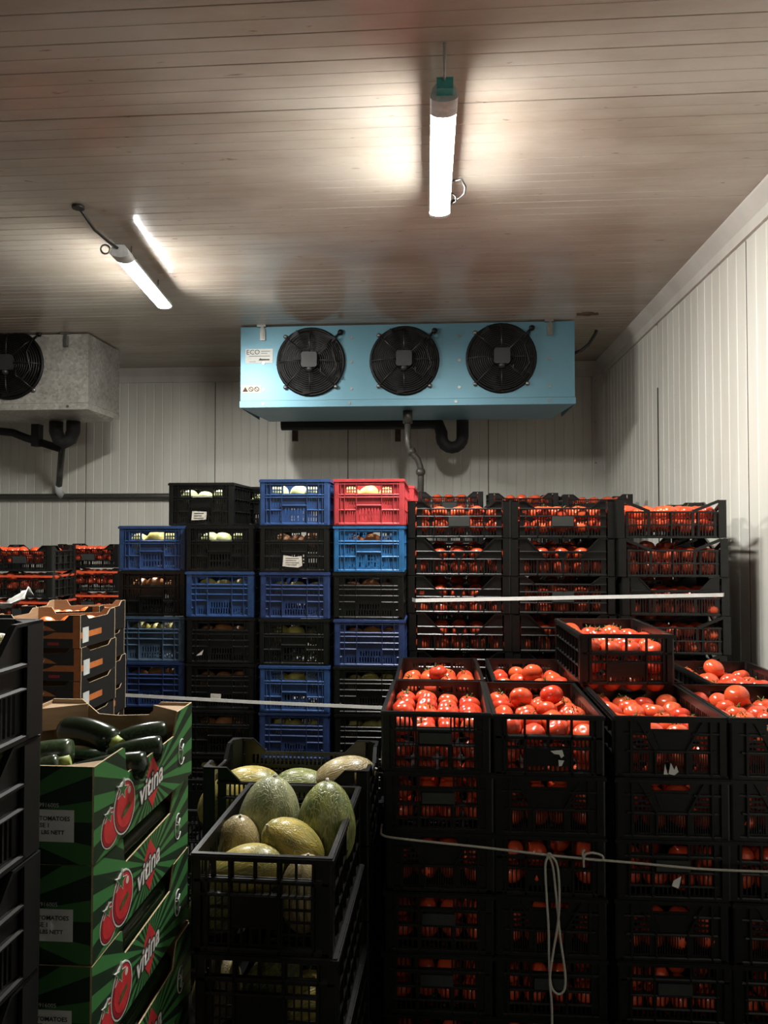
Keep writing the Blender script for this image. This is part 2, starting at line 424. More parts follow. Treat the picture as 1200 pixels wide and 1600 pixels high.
# coves along the top of the walls and the corner strip
def cove(name, a, b, nrm, hgt=.155, out=.085):
    a, b, nrm = Vector(a), Vector(b), Vector(nrm)
    prof = [(0, 0), (out, 0), (out*.95, .012), (.03, .075), (.022, .085), (.022, hgt), (0, hgt)]
    mb = MB(); k = len(prof)
    for P in (a, b):
        for (o_, d) in prof: mb.v.append(tuple(P + nrm*o_ - Vector((0,0,d))))
    for i in range(k):
        j = (i+1) % k; mb.face((i, k+i, k+j, j))
    mb.face(range(k)); mb.face([k+i for i in reversed(range(k))])
    return tag(mb.build(name, M['trim']), kind='structure')
cove('trim_1', (XR, REAR, CEIL), (XR, BACK, CEIL), (-1, 0, 0))
cove('trim_2', (XR, BACK, CEIL), (XL, BACK, CEIL), (0, -1, 0))
cove('trim_3', (XL, BACK, CEIL), (XL, REAR, CEIL), (1, 0, 0))
mb = MB(); mb.prism([(XR, BACK), (XR-.115, BACK), (XR-.115, BACK-.02), (XR-.10, BACK-.026), (XR-.026, BACK-.10), (XR-.02, BACK-.115), (XR, BACK-.115)], 0, CEIL-.15, axis='z')
t4 = tag(mb.build('trim_4', M['trim']), kind='structure')
for k in range(9):
    mb = MB(); mb.sphere((XR-.085, BACK-.043, .4+k*.45), .008, .008, .008, 8, 6); mb.build('rivet', M['steel'], t4)

# ================================================================ tube lamps
def lamp(label, loc, tilt, rz, L, glow):
    t = empty('tube_lamp', loc, rz); t.rotation_euler = (tilt, 0, rz)
    tag(t, label, 'lamp', 'tube lamps on the ceiling')
    mb = MB()
    prof = [(-.0525, -.001), (-.05, .012), (-.04, .03), (-.028, .05), (.028, .05), (.04, .03), (.05, .012), (.0525, -.001)]
    mb.prism(prof, .0, L, axis='y')
    mb.build('housing', M['lamp_house'], t)
    mb = MB(); n = 14; pr = [(-.052, -.001)] + [(.052*math.cos(PI+PI*i/n), -.003-.021*math.sin(PI*i/n)) for i in range(n+1)] + [(.052, -.001)]
    b = 0; k = len(pr)
    for yy in (.07, L-.02):
        for (x, z) in pr: mb.v.append((x, yy, z))
    for i in range(k-1): mb.face((i, i+1, k+i+1, k+i), 0, True)
    mb.face([k-1-i for i in range(k)]); mb.face([k+i for i in range(k)])
    mb.build('diffuser', glow, t)
    for (y0, y1) in ((-.05, .07), (L-.02, L+.012)):
        mb = MB(); mb.prism([(x*1.07, z*1.06) for x, z in pr] + [(.047, .032), (.03, .052), (-.03, .052), (-.047, .032)], y0, y1, axis='y')
        mb.build('end_cap', M['lamp_end'], t)
    for yy in (.2, L-.2):
        mb = MB(); mb.box(-.034, .034, yy-.012, yy+.012, .046, .054); mb.tube([(0, yy, .05), (0, yy, CEIL-loc[2])], .004, 6)
        mb.build('hanger', M['steel'], t)
    return t
l1 = lamp('tube lamp on the ceiling nearer the right wall, hanging above the tomato crates', (.025, 3.06, CEIL-.135), 0, math.radians(.8), 1.075, M['lamp_glow'])
mb = MB(); mb.box(-.03, .035, -.10, -.05, .0, .045); mb.build('connector', M['teal'], l1)
mb = MB(); mb.tube([(.0, -.09, .03), (.0, -.14, .06), (0, -.17, .134)], .006, 6); mb.build('power_cable', M['cable_grey'], l1)
mb = MB(); mb.tube([(.06, .76, .03), (.10, .72, .02), (.125, .78, .01), (.125, .88, .02), (.10, .97, .035), (.06, 1.02, .04)], .0055, 6)
mb.tube([(.06, .9, .03), (.08, .91, .02), (.085, .97, .02), (.06, 1.02, .03)], .005, 6); mb.build('loose_cable', M['cable'], l1)
l2 = lamp('tube lamp on the ceiling at the left, hanging at an angle above the stacked boxes', (-1.975, 4.64, CEIL-.135), 0, math.radians(6), 1.075, M['lamp_glow'])
mb = MB(); mb.tube([(-.01, -.05, .03), (-.05, -.10, .05), (-.09, -.24, .07), (-.12, -.42, .133)], .009, 7)
mb.tube([(-.12, -.42, .118), (-.12, -.42, .134)], .035, 10); mb.build('power_cable', M['cable'], l2)
mb = MB(); mb.ring((-.085, -.055, .02), .028, .006, 16, 5, 'y'); mb.build('hanging_ring', M['steel'], l2)
# unseen dimmer lamp added behind the photographer, inferred from the foreground's light
l3 = lamp('unseen dim tube lamp added to the ceiling behind the photographer', (-2.0, -3.7, CEIL-.135), 0, 0, 1.075, M['lamp_glow_dim'])

# cable end and hole on the ceiling beside the blue cooler
p = at(930, 517, 7.9)
mb = MB(); mb.tube([at(897, 552, 7.05), at(908, 548, 7.05), at(920, 538, 7.06), at(930, 522, 7.08), at(932, 516, 7.08)], .015, 8)
tag(mb.build('cooler_cable', M['cable']), 'short black cable sticking out beside the blue cooler', 'cable')
mb = MB(); q = at(918, 493, 6.6); mb.sphere((q.x, 6.6, CEIL-.004), .06, .035, .02, 10, 6); mb.box(q.x-.09, q.x+.09, 6.59, 6.61, CEIL-.018, CEIL-.002)
tag(mb.build('hanger_plate', M['rust']), 'rusty bolt plate on the ceiling right of the blue cooler', 'fixing')

# ================================================================ evaporator coolers
def cooler(name, label, x0, x1, yf, yb, zb, zt, body, fans, R, clips):
    t = empty(name, ((x0+x1)/2, yf, zb)); tag(t, label, 'cooler', 'ceiling coolers')
    W = x1-x0; D = yb-yf; H = zt-zb; X0, X1 = -W/2, W/2
    mb = MB(); mb.box(X0, X1, 0, D, .062, H); mb.build('casing', body, t)
    mb = MB()     # drip tray: lip at the front, sloping floor
    mb.box(X0-.006, X1+.006, -.006, .0, 0, .058); mb.box(X0-.006, X0, 0, D, 0, .058); mb.box(X1, X1+.006, 0, D, 0, .058)
    mb.v += [(X0, 0, 0), (X1, 0, 0), (X1-.10, D, -.02), (X0+.10, D, -.02), (X0, 0, .06), (X1, 0, .06), (X1, D, .06), (X0, D, .06)]
    b = len(mb.v)-8
    for q in ((0,3,2,1),(0,1,5,4),(1,2,6,5),(2,3,7,6),(3,0,4,7)): mb.face([b+i for i in q])
    mb.build('drip_tray', body, t)
    for fx, fz in fans:
        mb = MB(); n = 40     # shroud ring; flat black disc paints the shaded throat
        mb.ring((fx, -.012, fz), R, .016, n, 8)
        mb.disc((fx, 0, fz), R, -.004, .001, n)
        fan = mb.build('fan', M['fan_black'], t)
        mb = MB()
        for k in range(13):
            rr = R*(.28+.72*k/12.0); yy = -.075+.055*(k/12.0)**3
            mb.ring((fx, yy, fz), rr, .0035, 40, 4)
        for k in range(4):
            a = PI/4*k*2+PI/2
            c, s_ = math.cos(a), math.sin(a)
            mb.tube([(fx+c*R*.2, -.08, fz+s_*R*.2), (fx+c*R*.7, -.072, fz+s_*R*.7), (fx+c*R*1.0, -.018, fz+s_*R*1.0)], .0065, 5)
        for a in (PI*.25, PI*.75, PI*1.25, PI*1.75):
            c, s_ = math.cos(a), math.sin(a)
            mb.tube([(fx+c*R*.3, -.08, fz+s_*R*.3), (fx+c*R*.8, -.066, fz+s_*R*.8), (fx+c*R*1.08, -.012, fz+s_*R*1.08)], .006, 5)
        mb.tube([(fx+.10, -.085, fz-.02), (fx+.10, -.085, fz-.12), (fx+.16, -.085, fz-.16), (fx+.24, -.083, fz-.06), (fx+.2, -.08, fz+.1), (fx+.25, -.05, fz+.24)], .006, 5)
        mb.build('fan_guard', M['fan_wire'], fan)
        mb = MB()
        for k in range(5):
            a = 2*PI*k/5; c, s_ = math.cos(a), math.sin(a)
            p_ = [(R*.16, -.05), (R*.9, -.20), (R*.95, .12), (R*.2, .10)]
            b = len(mb.v)
            for (rr, w_), yy in zip(p_, (-.02, -.05, -.012, -.01)):
                mb.v.append((fx+c*rr-s_*w_*.8, yy, fz+s_*rr+c*w_*.8))
            mb.face((b, b+1, b+2, b+3)); mb.face((b+3, b+2, b+1, b))
        mb.build('blades', M['fan_black'], fan)
        mb = MB(); h = R*.235
        mb.prism([(fx-h, fz-h*.75), (fx-h*.8, fz-h*.95), (fx+h*.8, fz-h*.95), (fx+h, fz-h*.75), (fx+h, fz+h*.75), (fx+h*.85, fz+h), (fx-h*.85, fz+h), (fx-h, fz+h*.75)], -.115, -.07)
        mb.sphere((fx, -.085, fz-h*1.1), .03, .03, .03, 10, 6)
        mb.build('hub', M['fan_hub'], fan)
        for a in (PI*.75, PI*1.25, PI*1.75):
            mb = MB(); mb.sphere((fx+math.cos(a)*R*1.09, -.02, fz+math.sin(a)*R*1.09), .02, .02, .02, 10, 6); mb.build('fixing_knob', M['steel'], fan)
        mb = MB(); a = PI*.25; c = math.cos(a)
        mb.tube([(fx+c*R*1.06, -.015, fz+c*R*1.06), (fx+c*R*1.22, -.02, fz+c*R*1.2)], .009, 6); mb.sphere((fx+c*R*1.28, -.02, fz+c*R*1.25), .026, .02, .026, 10, 6)
        mb.build('cable_gland', M['fan_black'], fan)
    for cx in clips:
        mb = MB(); mb.box(cx-.024, cx+.024, -.018, 0, H-.125, H-.02); mb.box(cx-.012, cx+.012, -.024, -.016, H-.11, H+.015); mb.box(cx-.05, cx+.03, -.03, .01, H-.006, H+.012)
        mb.build('hanging_bracket', M['steel'], t)
    return t, W, H
YA, YG = 6.80, 6.92
xA, xB = at(376, 570, YA).x, at(898, 570, YA).x
zb_ = at(637, 634, YA).z
ztop = CEIL-.012
cf = [(at(x, z, YA).x-(xA+xB)/2, at(x, z, YA).z-zb_) for x, z in ((486, 566), (632, 564), (783, 560))]
blu, W, H = cooler('blue_cooler', 'light blue ceiling cooler with three black fans', xA, xB, YA, YA+.75, zb_, ztop, M['cooler_blue'], cf, .296,
                [at(411, 515, YA).x-(xA+xB)/2, at(859, 505, YA).x-(xA+xB)/2])
for cx in (-.80, .82):
    pass
for bx in (-W/2+.21, -.48, .48, W/2-.22):
    for bz in (.16, .40, .62):
        mb = MB(); mb.disc((bx, 0, bz), .014, -.006, 0, 10); mb.build('screw', M['steel'], blu)
for bx in (-W/2+.21, -.5, .45, W/2-.22):
    mb = MB(); mb.disc((bx, 0, .03), .013, -.012, -.005, 10); mb.build('screw', M['steel'], blu)
RXY = Matrix.Rotation(PI/2, 4, 'X')
def front_text(parent, body, size, mat, x, y, z, bold=0.0, shear=0.0):
    return text_mesh(body, size, mat, parent, Matrix.Translation((x, y, z)) @ RXY, 'lettering', bold, shear)
lx, lz = -W/2+.17, .465
mb = MB(); mb.box(lx-.125, lx+.125, -.004, 0, lz-.065, lz+.065); pl = mb.build('nameplate', M['tagwhite'], blu); pl['label'] = 'white nameplate reading ECO'
front_text(pl, 'ECO', .062, M['ink'], lx-.055, -.0055, lz+.034)
# the rest of the plate is too small to read in the photograph: plain print lines
mb = MB()
for (a_, b_, z_, h_) in ((.02, .10, .040, .004), (.02, .075, .022, .004), (-.09, -.03, -.052, .003)): mb.box(lx+a_, lx+b_, -.0055, -.004, lz+z_, lz+z_+h_)
mb.prism([(lx-.005, lz-.040), (lx+.095, lz-.040), (lx+.095, lz-.028), (lx+.02, lz-.026), (lx+.012, lz-.018), (lx+.002, lz-.030)], -.0055, -.004); mb.build('print_lines', M['ink'], pl)
mb = MB(); mb.box(lx-.09, lx+.10, -.0055, -.004, lz-.003, lz+.001); mb.build('rule', M['ink'], pl)
lx, lz = -W/2+.105, .165
mb = MB(); mb.box(lx-.095, lx+.085, -.004, 0, lz-.035, lz+.035); pl = mb.build('warning_sticker', M['tagpink'], blu)
mb = MB(); mb.prism([(lx-.085, lz-.022), (lx-.035, lz-.022), (lx-.06, lz+.022)], -.0055, -.004); mb.build('warning_triangle', M['rust'], pl)
for k in (0, 1):
    mb = MB(); mb.ring((lx-.008+k*.052, -.0055, lz), .019, .003, 20, 4); mb.bar((lx-.02+k*.052, lz+.012), (lx+.004+k*.052, lz-.012), .005, -.006, -.004); mb.build('prohibition_ring', M['rust'], pl)

x1 = at(138, 560, YG).x; zb2 = at(100, 640, YG).z
cx2 = x1-1.63
fx0, fz0 = at(16, 570, YG).x, at(16, 570, YG).z
cf2 = [(fx0-cx2, fz0-zb2), (fx0-1.0-cx2, fz0-zb2), (fx0-2.0-cx2, fz0-zb2)]
gal, W2, H2 = cooler('galvanised_cooler', 'galvanised steel ceiling cooler at the left with black fan', x1-3.26, x1, YG, YG+.7, zb2, ztop, M['galv'], cf2, .318, [1.42])
for bx in (1.44, .7):
    mb = MB(); mb.disc((bx, 0, .03), .013, -.012, -.005, 10); mb.build('screw', M['steel'], gal)

# pipes under the blue cooler
p0 = at(637, 652, 7.06); zb3 = zb_
mb = MB(); mb.tube([(p0.x, 7.06, zb3+.01), (p0.x, 7.06, zb3-.12)], .045, 12); mb.tube([(p0.x, 7.06, zb3-.10), (p0.x, 7.06, zb3-.30), (p0.x+.01, 7.06, zb3-.36), (p0.x+.05, 7.07, zb3-.41), (p0.x+.09, 7.08, zb3-.45), (p0.x+.115, 7.08, zb3-.52), (p0.x+.12, 7.08, zb3-.60), (p0.x+.11, 7.08, 1.6)], .03, 10)
drain = tag(mb.build('drain_pipe', M['pipe']), 'grey drain pipe hanging from the middle of the blue cooler', 'pipe')
mb = MB()
for zz in (zb3-.38, zb3-.57):
    mb.sphere((p0.x+(.03 if zz > zb3-.5 else .118), 7.075, zz), .045, .045, .045, 12, 8)
mb.build('elbow_joint', M['pipe'], drain)
zz = at(560, 660, 7.75).z
xa, xb = at(437, 660, 7.75).x, at(690, 660, 7.75).x
mb = MB(); R_ = .105
pts = [(xa, 7.85, zz), (xb-.25, 7.85, zz), (xb-.12, 7.82, zz-.0), (xb-.03, 7.77, zz-.03), (xb, 7.75, zz-.12)]
for k in range(9):
    a = PI+PI*k/8; pts.append((xb+R_+R_*math.cos(a), 7.75, zz-.16+R_*math.sin(a)))
pts += [(xb+2*R_, 7.75, zz), (xb+2*R_, 7.68, zz+.05), (xb+2*R_, 7.52, zz+.08), (xb+2*R_, 7.50, zb_-.01)]
mb.tube(pts, .062, 10)
tag(mb.build('insulated_pipe', M['foam']), 'black foam insulated pipe with a hanging loop under the blue cooler', 'pipe')
for k, xx in enumerate((462, 622)):
    q = at(xx, 670, BACK-.25); mb = MB(); mb.box(q.x-.03, q.x+.03, BACK-.30, BACK, q.z+.05, q.z+.10); mb.box(q.x-.03, q.x+.03, BACK-.30, BACK-.26, q.z-.14, q.z+.09)
    tag(mb.build('wall_bracket', M['rust']), ['rusty wall bracket left under the blue cooler', 'rusty wall bracket under the blue cooler beside the drain pipe'][k], 'bracket')
# pipes under the left cooler
q = at(112, 690, 7.7)
mb = MB(); mb.tube([(q.x-.09, 7.55, zb2-.02), (q.x-.09, 7.55, zb2-.12), (q.x-.06, 7.55, zb2-.2), (q.x, 7.55, zb2-.23), (q.x+.06, 7.55, zb2-.2), (q.x+.09, 7.55, zb2-.12), (q.x+.09, 7.55, zb2+.0)], .068, 12)
tag(mb.build('insulated_pipe', M['foam']), 'black foam insulated bend under the galvanised cooler', 'pipe')
mb = MB(); mb.tube([at(-90, 665, 7.75), at(20, 676, 7.75), at(40, 684, 7.78), at(97, 702, 7.85)], .042, 10)
tp = tag(mb.build('insulated_pipe', M['foam']), 'thin black pipe sloping down under the galvanised cooler', 'pipe')
b_ = at(58, 680, 7.8)
mb = MB(); mb.box(b_.x-.04, b_.x+.04, 7.75, 7.85, b_.z-.12, zb2-.01); mb.build('pipe_bracket', M['foam'], tp)
yp = BACK-.07; zh = at(95, 776, yp).z
mb = MB(); mb.tube([(XL+.05, yp, zh), (at(640, 776, yp).x, yp, zh)], .034, 12)
tag(mb.build('wall_pipe', M['pipe']), 'long dark pipe running along the back wall behind the crates', 'pipe')
mb = MB(); mb.tube([at(97, 698, 7.85), at(92, 762, 8.40)], .034, 10)
dp = tag(mb.build('drain_pipe', M['pipe']), 'dark drain pipe dropping from the galvanised cooler to the wall pipe', 'pipe')
mb = MB(); mb.tube([at(92, 758, 8.37), at(92, 768, 8.43), at(97, 775, yp)], .042, 10); mb.build('elbow_joint', M['lamp_house'], dp)

# ================================================================ plastic crates
TH = .0035; RIB = .011
def ribH(mb, u0, u1, w, h=.0064, n=RIB):
    c = min(.004, h*.65)
    b = len(mb.v)
    prof = [(0, w-h/2), (n, w-h/2), (n, w+h/2-c), (n-c, w+h/2), (0, w+h/2)]
    for u in (u0, u1):
        for (nn, ww) in prof: mb.v.append((u, nn, ww))
    k = 5
    for i in range(k):
        j = (i+1) % k; mb.face((b+i, b+j, b+k+j, b+k+i))
    mb.face([b+i for i in range(k)]); mb.face([b+k+i for i in reversed(range(k))])
def ribV(mb, u, w0, w1, t=.0035, n=RIB): mb.box(u-t/2, u+t/2, 0, n, w0, w1)
def sheet(mb, u0, u1, w0, w1, holes):
    ws = sorted(set([w0, w1]+[min(max(h[2], w0), w1) for h in holes]+[min(max(h[3], w0), w1) for h in holes]))
    for a, b in zip(ws, ws[1:]):
        if b-a < 1e-6: continue
        mid = (a+b)/2; cuts = sorted((h[0], h[1]) for h in holes if h[2] <= mid <= h[3])
        x = u0
        for (p, q) in cuts:
            if p > x+1e-6: mb.box(x, p, -TH, 0, a, b)
            x = max(x, q)
        if x < u1-1e-6: mb.box(x, u1, -TH, 0, a, b)
def slots(u0, u1, w0, w1, n, fill=.55):
    p = (u1-u0)/n; return [(u0+p*(i+.5-fill/2), u0+p*(i+.5+fill/2), w0, w1) for i in range(n)]

def front_A1(W, H):
    mb = MB(); F = lambda a: (a-.5)*W; h = [(F(.325), F(.675), .69*H, .855*H)]
    for a, b in ((.155, .305), (.695, .845)):
        for k in range(2): h += slots(F(a), F(b), (.70+.08*k)*H, (.755+.08*k)*H, 4, .6)
        h += slots(F(a), F(b), .40*H, .49*H, 4, .35) + slots(F(a)+.003, F(b), .51*H, .60*H, 4, .35)
        h += slots(F(a), F(b), .09*H, .18*H, 4, .35) + slots(F(a)+.003, F(b), .20*H, .30*H, 4, .35)
    h += slots(F(.34), F(.66), .10*H, .21*H, 7, .5) + slots(F(.34), F(.66), .25*H, .37*H, 7, .5)
    sheet(mb, -W/2, W/2, 0, H, h)
    for w in (.985, .895, .665, .61): ribH(mb, -W/2, W/2, w*H)
    for a, b in ((0, .31), (.69, 1)): ribH(mb, F(a), F(b), .335*H)
    ribH(mb, -W/2, W/2, .035*H, .012); ribH(mb, F(.31), F(.69), .435*H)
    for u in (.075, .135, .865, .925): ribV(mb, F(u), 0, H)
    for u in (.31, .69): ribV(mb, F(u), 0, H)
    for u in (.43, .56): ribV(mb, F(u), .895*H, H)
    return mb
def front_A2(W, H):
    mb = MB(); F = lambda a: (a-.5)*W
    h = [(F(.325), F(.675), .73*H, .87*H), (F(.15), F(.30), .745*H, .86*H), (F(.70), F(.85), .745*H, .86*H)]
    h += slots(F(.34), F(.66), .08*H, .19*H, 8, .5) + slots(F(.35), F(.67), .21*H, .32*H, 8, .5)
    for a, b in ((.155, .305), (.695, .845)): h += slots(F(a), F(b), .07*H, .18*H, 4, .4) + slots(F(a), F(b), .52*H, .60*H, 5, .4)
    sheet(mb, -W/2, W/2, 0, H, h)
    for w in (.985, .905, .715, .635, .50): ribH(mb, -W/2, W/2, w*H)
    for a, b in ((0, .31), (.69, 1)): ribH(mb, F(a), F(b), .365*H)
    for a, b in ((0, .09), (.91, 1)): ribH(mb, F(a), F(b), .2*H)
    ribH(mb, -W/2, W/2, .03*H, .012)
    for u in (.06, .13, .31, .69, .87, .94): ribV(mb, F(u), 0, H)
    xs = [.13+i*.74/10 for i in range(11)]
    for i in range(10): mb.bar((F(xs[i]), (.91 if i % 2 else .98)*H), (F(xs[i+1]), (.98 if i % 2 else .91)*H), .0035, 0, RIB)
    return mb
def side_lattice(W, H, cols=8):
    mb = MB(); h = []; p = (W-.06)/cols
    for i in range(cols):
        a = -W/2+.03+i*p
        for (w0, w1) in ((.07, .30), (.37, .58), (.68, .86)): h += slots(a+.005, a+p-.005, w0*H, w1*H, 3, .5)
    sheet(mb, -W/2, W/2, 0, H, h)
    for w in (.985, .895, .63, .335): ribH(mb, -W/2, W/2, w*H)
    ribH(mb, -W/2, W/2, .03*H, .012)
    for i in range(cols+1): ribV(mb, -W/2+.03+i*p, 0, H)
    return mb
def front_B(W, H, var):
    """shallow stacking crate: tall corners, the rim dips in the middle"""
    mb = MB(); dip = {1: .80, 2: .66, 3: .70}[var]*H; ci = {1: .075, 2: .085, 3: .035}[var]; co = {1: .125, 2: .15, 3: .17}[var]
    po = .042
    holes = []
    n = 26 if var != 3 else 30
    if var == 1:
        holes += slots(-W/2+.07, W/2-.07, .61*H, .76*H, n, .62)
        for a, b in ((-W/2+.07, -.062), (.062, W/2-.07)): holes += slots(a, b, .33*H, .56*H, 10, .62)
        holes += slots(-W/2+.07, W/2-.07, .08*H, .28*H, n, .62)
    elif var == 2:
        for k in range(4):
            a = -W/2+.06+k*(W-.12)/4; holes += slots(a+.006, a+(W-.12)/4-.006, .08*H, .42*H, 7, .6)
        holes += slots(-W/2+.17, -.02, .47*H, .60*H, 4, .7) + slots(.02, W/2-.17, .47*H, .60*H, 4, .7)
    else:
        for k in range(4):
            a = -W/2+.05+k*(W-.10)/4
            holes += slots(a+.005, a+(W-.10)/4-.005, .37*H, .66*H, 7, .66) + slots(a+.005, a+(W-.10)/4-.005, .06*H, .33*H, 7, .66)
    sheet(mb, -W/2+po, W/2-po, 0, dip, holes)
    for s_ in (-1, 1):
        e = s_*W/2
        poly = [(e-s_*po, dip), (e-s_*co, dip), (e-s_*ci, H*.985), (e-s_*po, H*.985)]
        if var == 3:
            mb.bar((e-s_*.03, H*.97), (e-s_*co, dip), .016, -.002, RIB)
        else:
            mb.prism(poly if s_ > 0 else poly[::-1], -TH, 0)
            mb.bar((e-s_*co, dip), (e-s_*ci, H*.985), .006, 0, RIB); mb.bar((e-s_*ci, H*.985), (e, H*.985), .006, 0, RIB)
    ribH(mb, -W/2+po, W/2-po, dip-.003, .009)
    for w in ((.585, .30) if var == 1 else ((.445,) if var == 2 else (.35,))): ribH(mb, -W/2+po, W/2-po, w*H)
    ribH(mb, -W/2+po, W/2-po, .035*H, .012)
    if var == 2:
        for s_ in (-1, 1):
            mb.bar((s_*(W/2-co), dip), (s_*(W/2-co-.045), .445*H), .006, 0, RIB)
            mb.bar((s_*(W/2-co-.10), dip), (s_*.01, .445*H), .005, 0, RIB)
    for k in range(3): ribV(mb, -W/4+k*W/4, 0, (.445 if var == 2 else .7)*H, .006)
    return mb
def front_C1(W, H):
    mb = MB(); F = lambda a: (a-.5)*W
    h = slots(F(.11), F(.29), .75*H, .90*H, 4, .6) + [(F(.30), F(.67), .74*H, .905*H)] + slots(F(.68), F(.87), .75*H, .90*H, 4, .6)
    h += slots(F(.11), F(.33), .48*H, .66*H, 5, .74) + slots(F(.63), F(.87), .48*H, .66*H, 5, .74)
    for a, b, n in ((.11, .30, 4), (.33, .62, 7), (.66, .87, 5)): h += slots(F(a), F(b), .24*H, .41*H, n, .72) + slots(F(a), F(b), .07*H, .21*H, n, .72)
    sheet(mb, -W/2, W/2, 0, H, h)
    ribH(mb, -W/2, W/2, .70*H, .010)
    for w in (.445, .225): ribH(mb, F(.08), F(.9), w*H)
    ribH(mb, -W/2, W/2, .03*H, .012)
    for u in (.095, .31, .645, .885): ribV(mb, F(u), 0, .95*H, .006)
    return mb
def front_C2(W, H):
    mb = MB(); F = lambda a: (a-.5)*W
    h = [(F(a), F(b), .665*H, .925*H) for a, b in ((.11, .265), (.29, .485), (.515, .71), (.735, .89))]
    for a, b, n in ((.11, .27, 4), (.29, .49, 5), (.51, .71, 5), (.735, .89, 4)): h += slots(F(a), F(b), .47*H, .575*H, n, .66)
    for a, b in ((.11, .27), (.735, .89)): h += slots(F(a), F(b), .09*H, .42*H, 4, .74)
    h += slots(F(.3), F(.7), .06*H, .14*H, 9, .5)
    sheet(mb, -W/2, W/2, 0, H, h)
    ribH(mb, -W/2, W/2, .63*H, .012); ribH(mb, F(.08), F(.92), .44*H); ribH(mb, -W/2, W/2, .03*H, .012)
    for u in (.085, .277, .722, .912): ribV(mb, F(u), 0, .95*H, .007)
    mb.box(F(.29), F(.71), 0, .004, .17*H, .42*H)
    return mb
def front_C3(W, H):
    mb = MB(); F = lambda a: (a-.5)*W
    h = [(F(.32), F(.67), .785*H, .885*H)]
    for a, b in ((.15, .30), (.70, .85)):
        for k in range(3): h += slots(F(a), F(b), (.46+.085*k)*H, (.505+.085*k)*H, 4, .74)
        h += slots(F(a), F(b), .09*H, .38*H, 7, .58)
    h += slots(F(.37), F(.63), .09*H, .38*H, 11, .58)
    sheet(mb, -W/2, W/2, 0, H, h)
    for s_ in (-1, 1):
        mb.bar((s_*.31*W, .95*H), (s_*.145*W, .44*H), .006, 0, RIB); mb.bar((s_*.145*W, .44*H), (s_*.145*W, .05*H), .006, 0, RIB)
    ribH(mb, F(.03), F(.30), .72*H); ribH(mb, F(.70), F(.97), .72*H)
    ribH(mb, F(.08), F(.92), .425*H, .006); ribH(mb, -W/2, W/2, .03*H, .012)
    for u in (.13, .87): ribV(mb, F(u), 0, .95*H, .007)
    mb.prism([(F(.34), .745*H), (F(.40), .46*H), (F(.60), .46*H), (F(.66), .745*H)][::-1], 0, .004)
    return mb
def front_D(W, H):
    mb = MB(); F = lambda a: (a-.5)*W
    h = [(F(a), F(b), .765*H, .915*H) for a, b in ((.03, .115), (.155, .25), (.29, .435), (.465, .61), (.655, .745), (.765, .87))]
    for a, b, n in ((.10, .25, 3), (.275, .62, 6), (.65, .87, 4)): h += slots(F(a), F(b), .60*H, .70*H, n, .76)
    for a, b, n in ((.10, .25, 3), (.65, .87, 4)):
        for k in range(4): h += slots(F(a), F(b), (.08+.125*k)*H, (.18+.125*k)*H, n, .78)
    h += slots(F(.28), F(.62), .08*H, .24*H, 5, .7)
    sheet(mb, -W/2, W/2, 0, H, h)
    ribH(mb, -W/2, W/2, .735*H, .011)
    for w in (.585,): ribH(mb, F(.03), F(.9), w*H)
    ribH(mb, -W/2, W/2, .03*H, .012)
    for u in (.09, .262, .632, .885): ribV(mb, F(u), 0, .95*H, .006)
    mb.box(F(.28), F(.62), 0, .004, .28*H, .58*H)
    return mb
def back_win(W, H):
    mb = MB(); F = lambda a: (a-.5)*W
    h = slots(F(.14), F(.30), .77*H, .88*H, 4, .55) + [(F(.33), F(.49), .76*H, .89*H), (F(.52), F(.67), .76*H, .89*H)] + slots(F(.70), F(.86), .77*H, .88*H, 4, .55)
    h += slots(F(.1), F(.9), .1*H, .6*H, 16, .4)
    sheet(mb, -W/2, W/2, 0, H, h)
    for w in (.70, .35): ribH(mb, -W/2, W/2, w*H)
    ribH(mb, -W/2, W/2, .03*H, .012)
    return mb

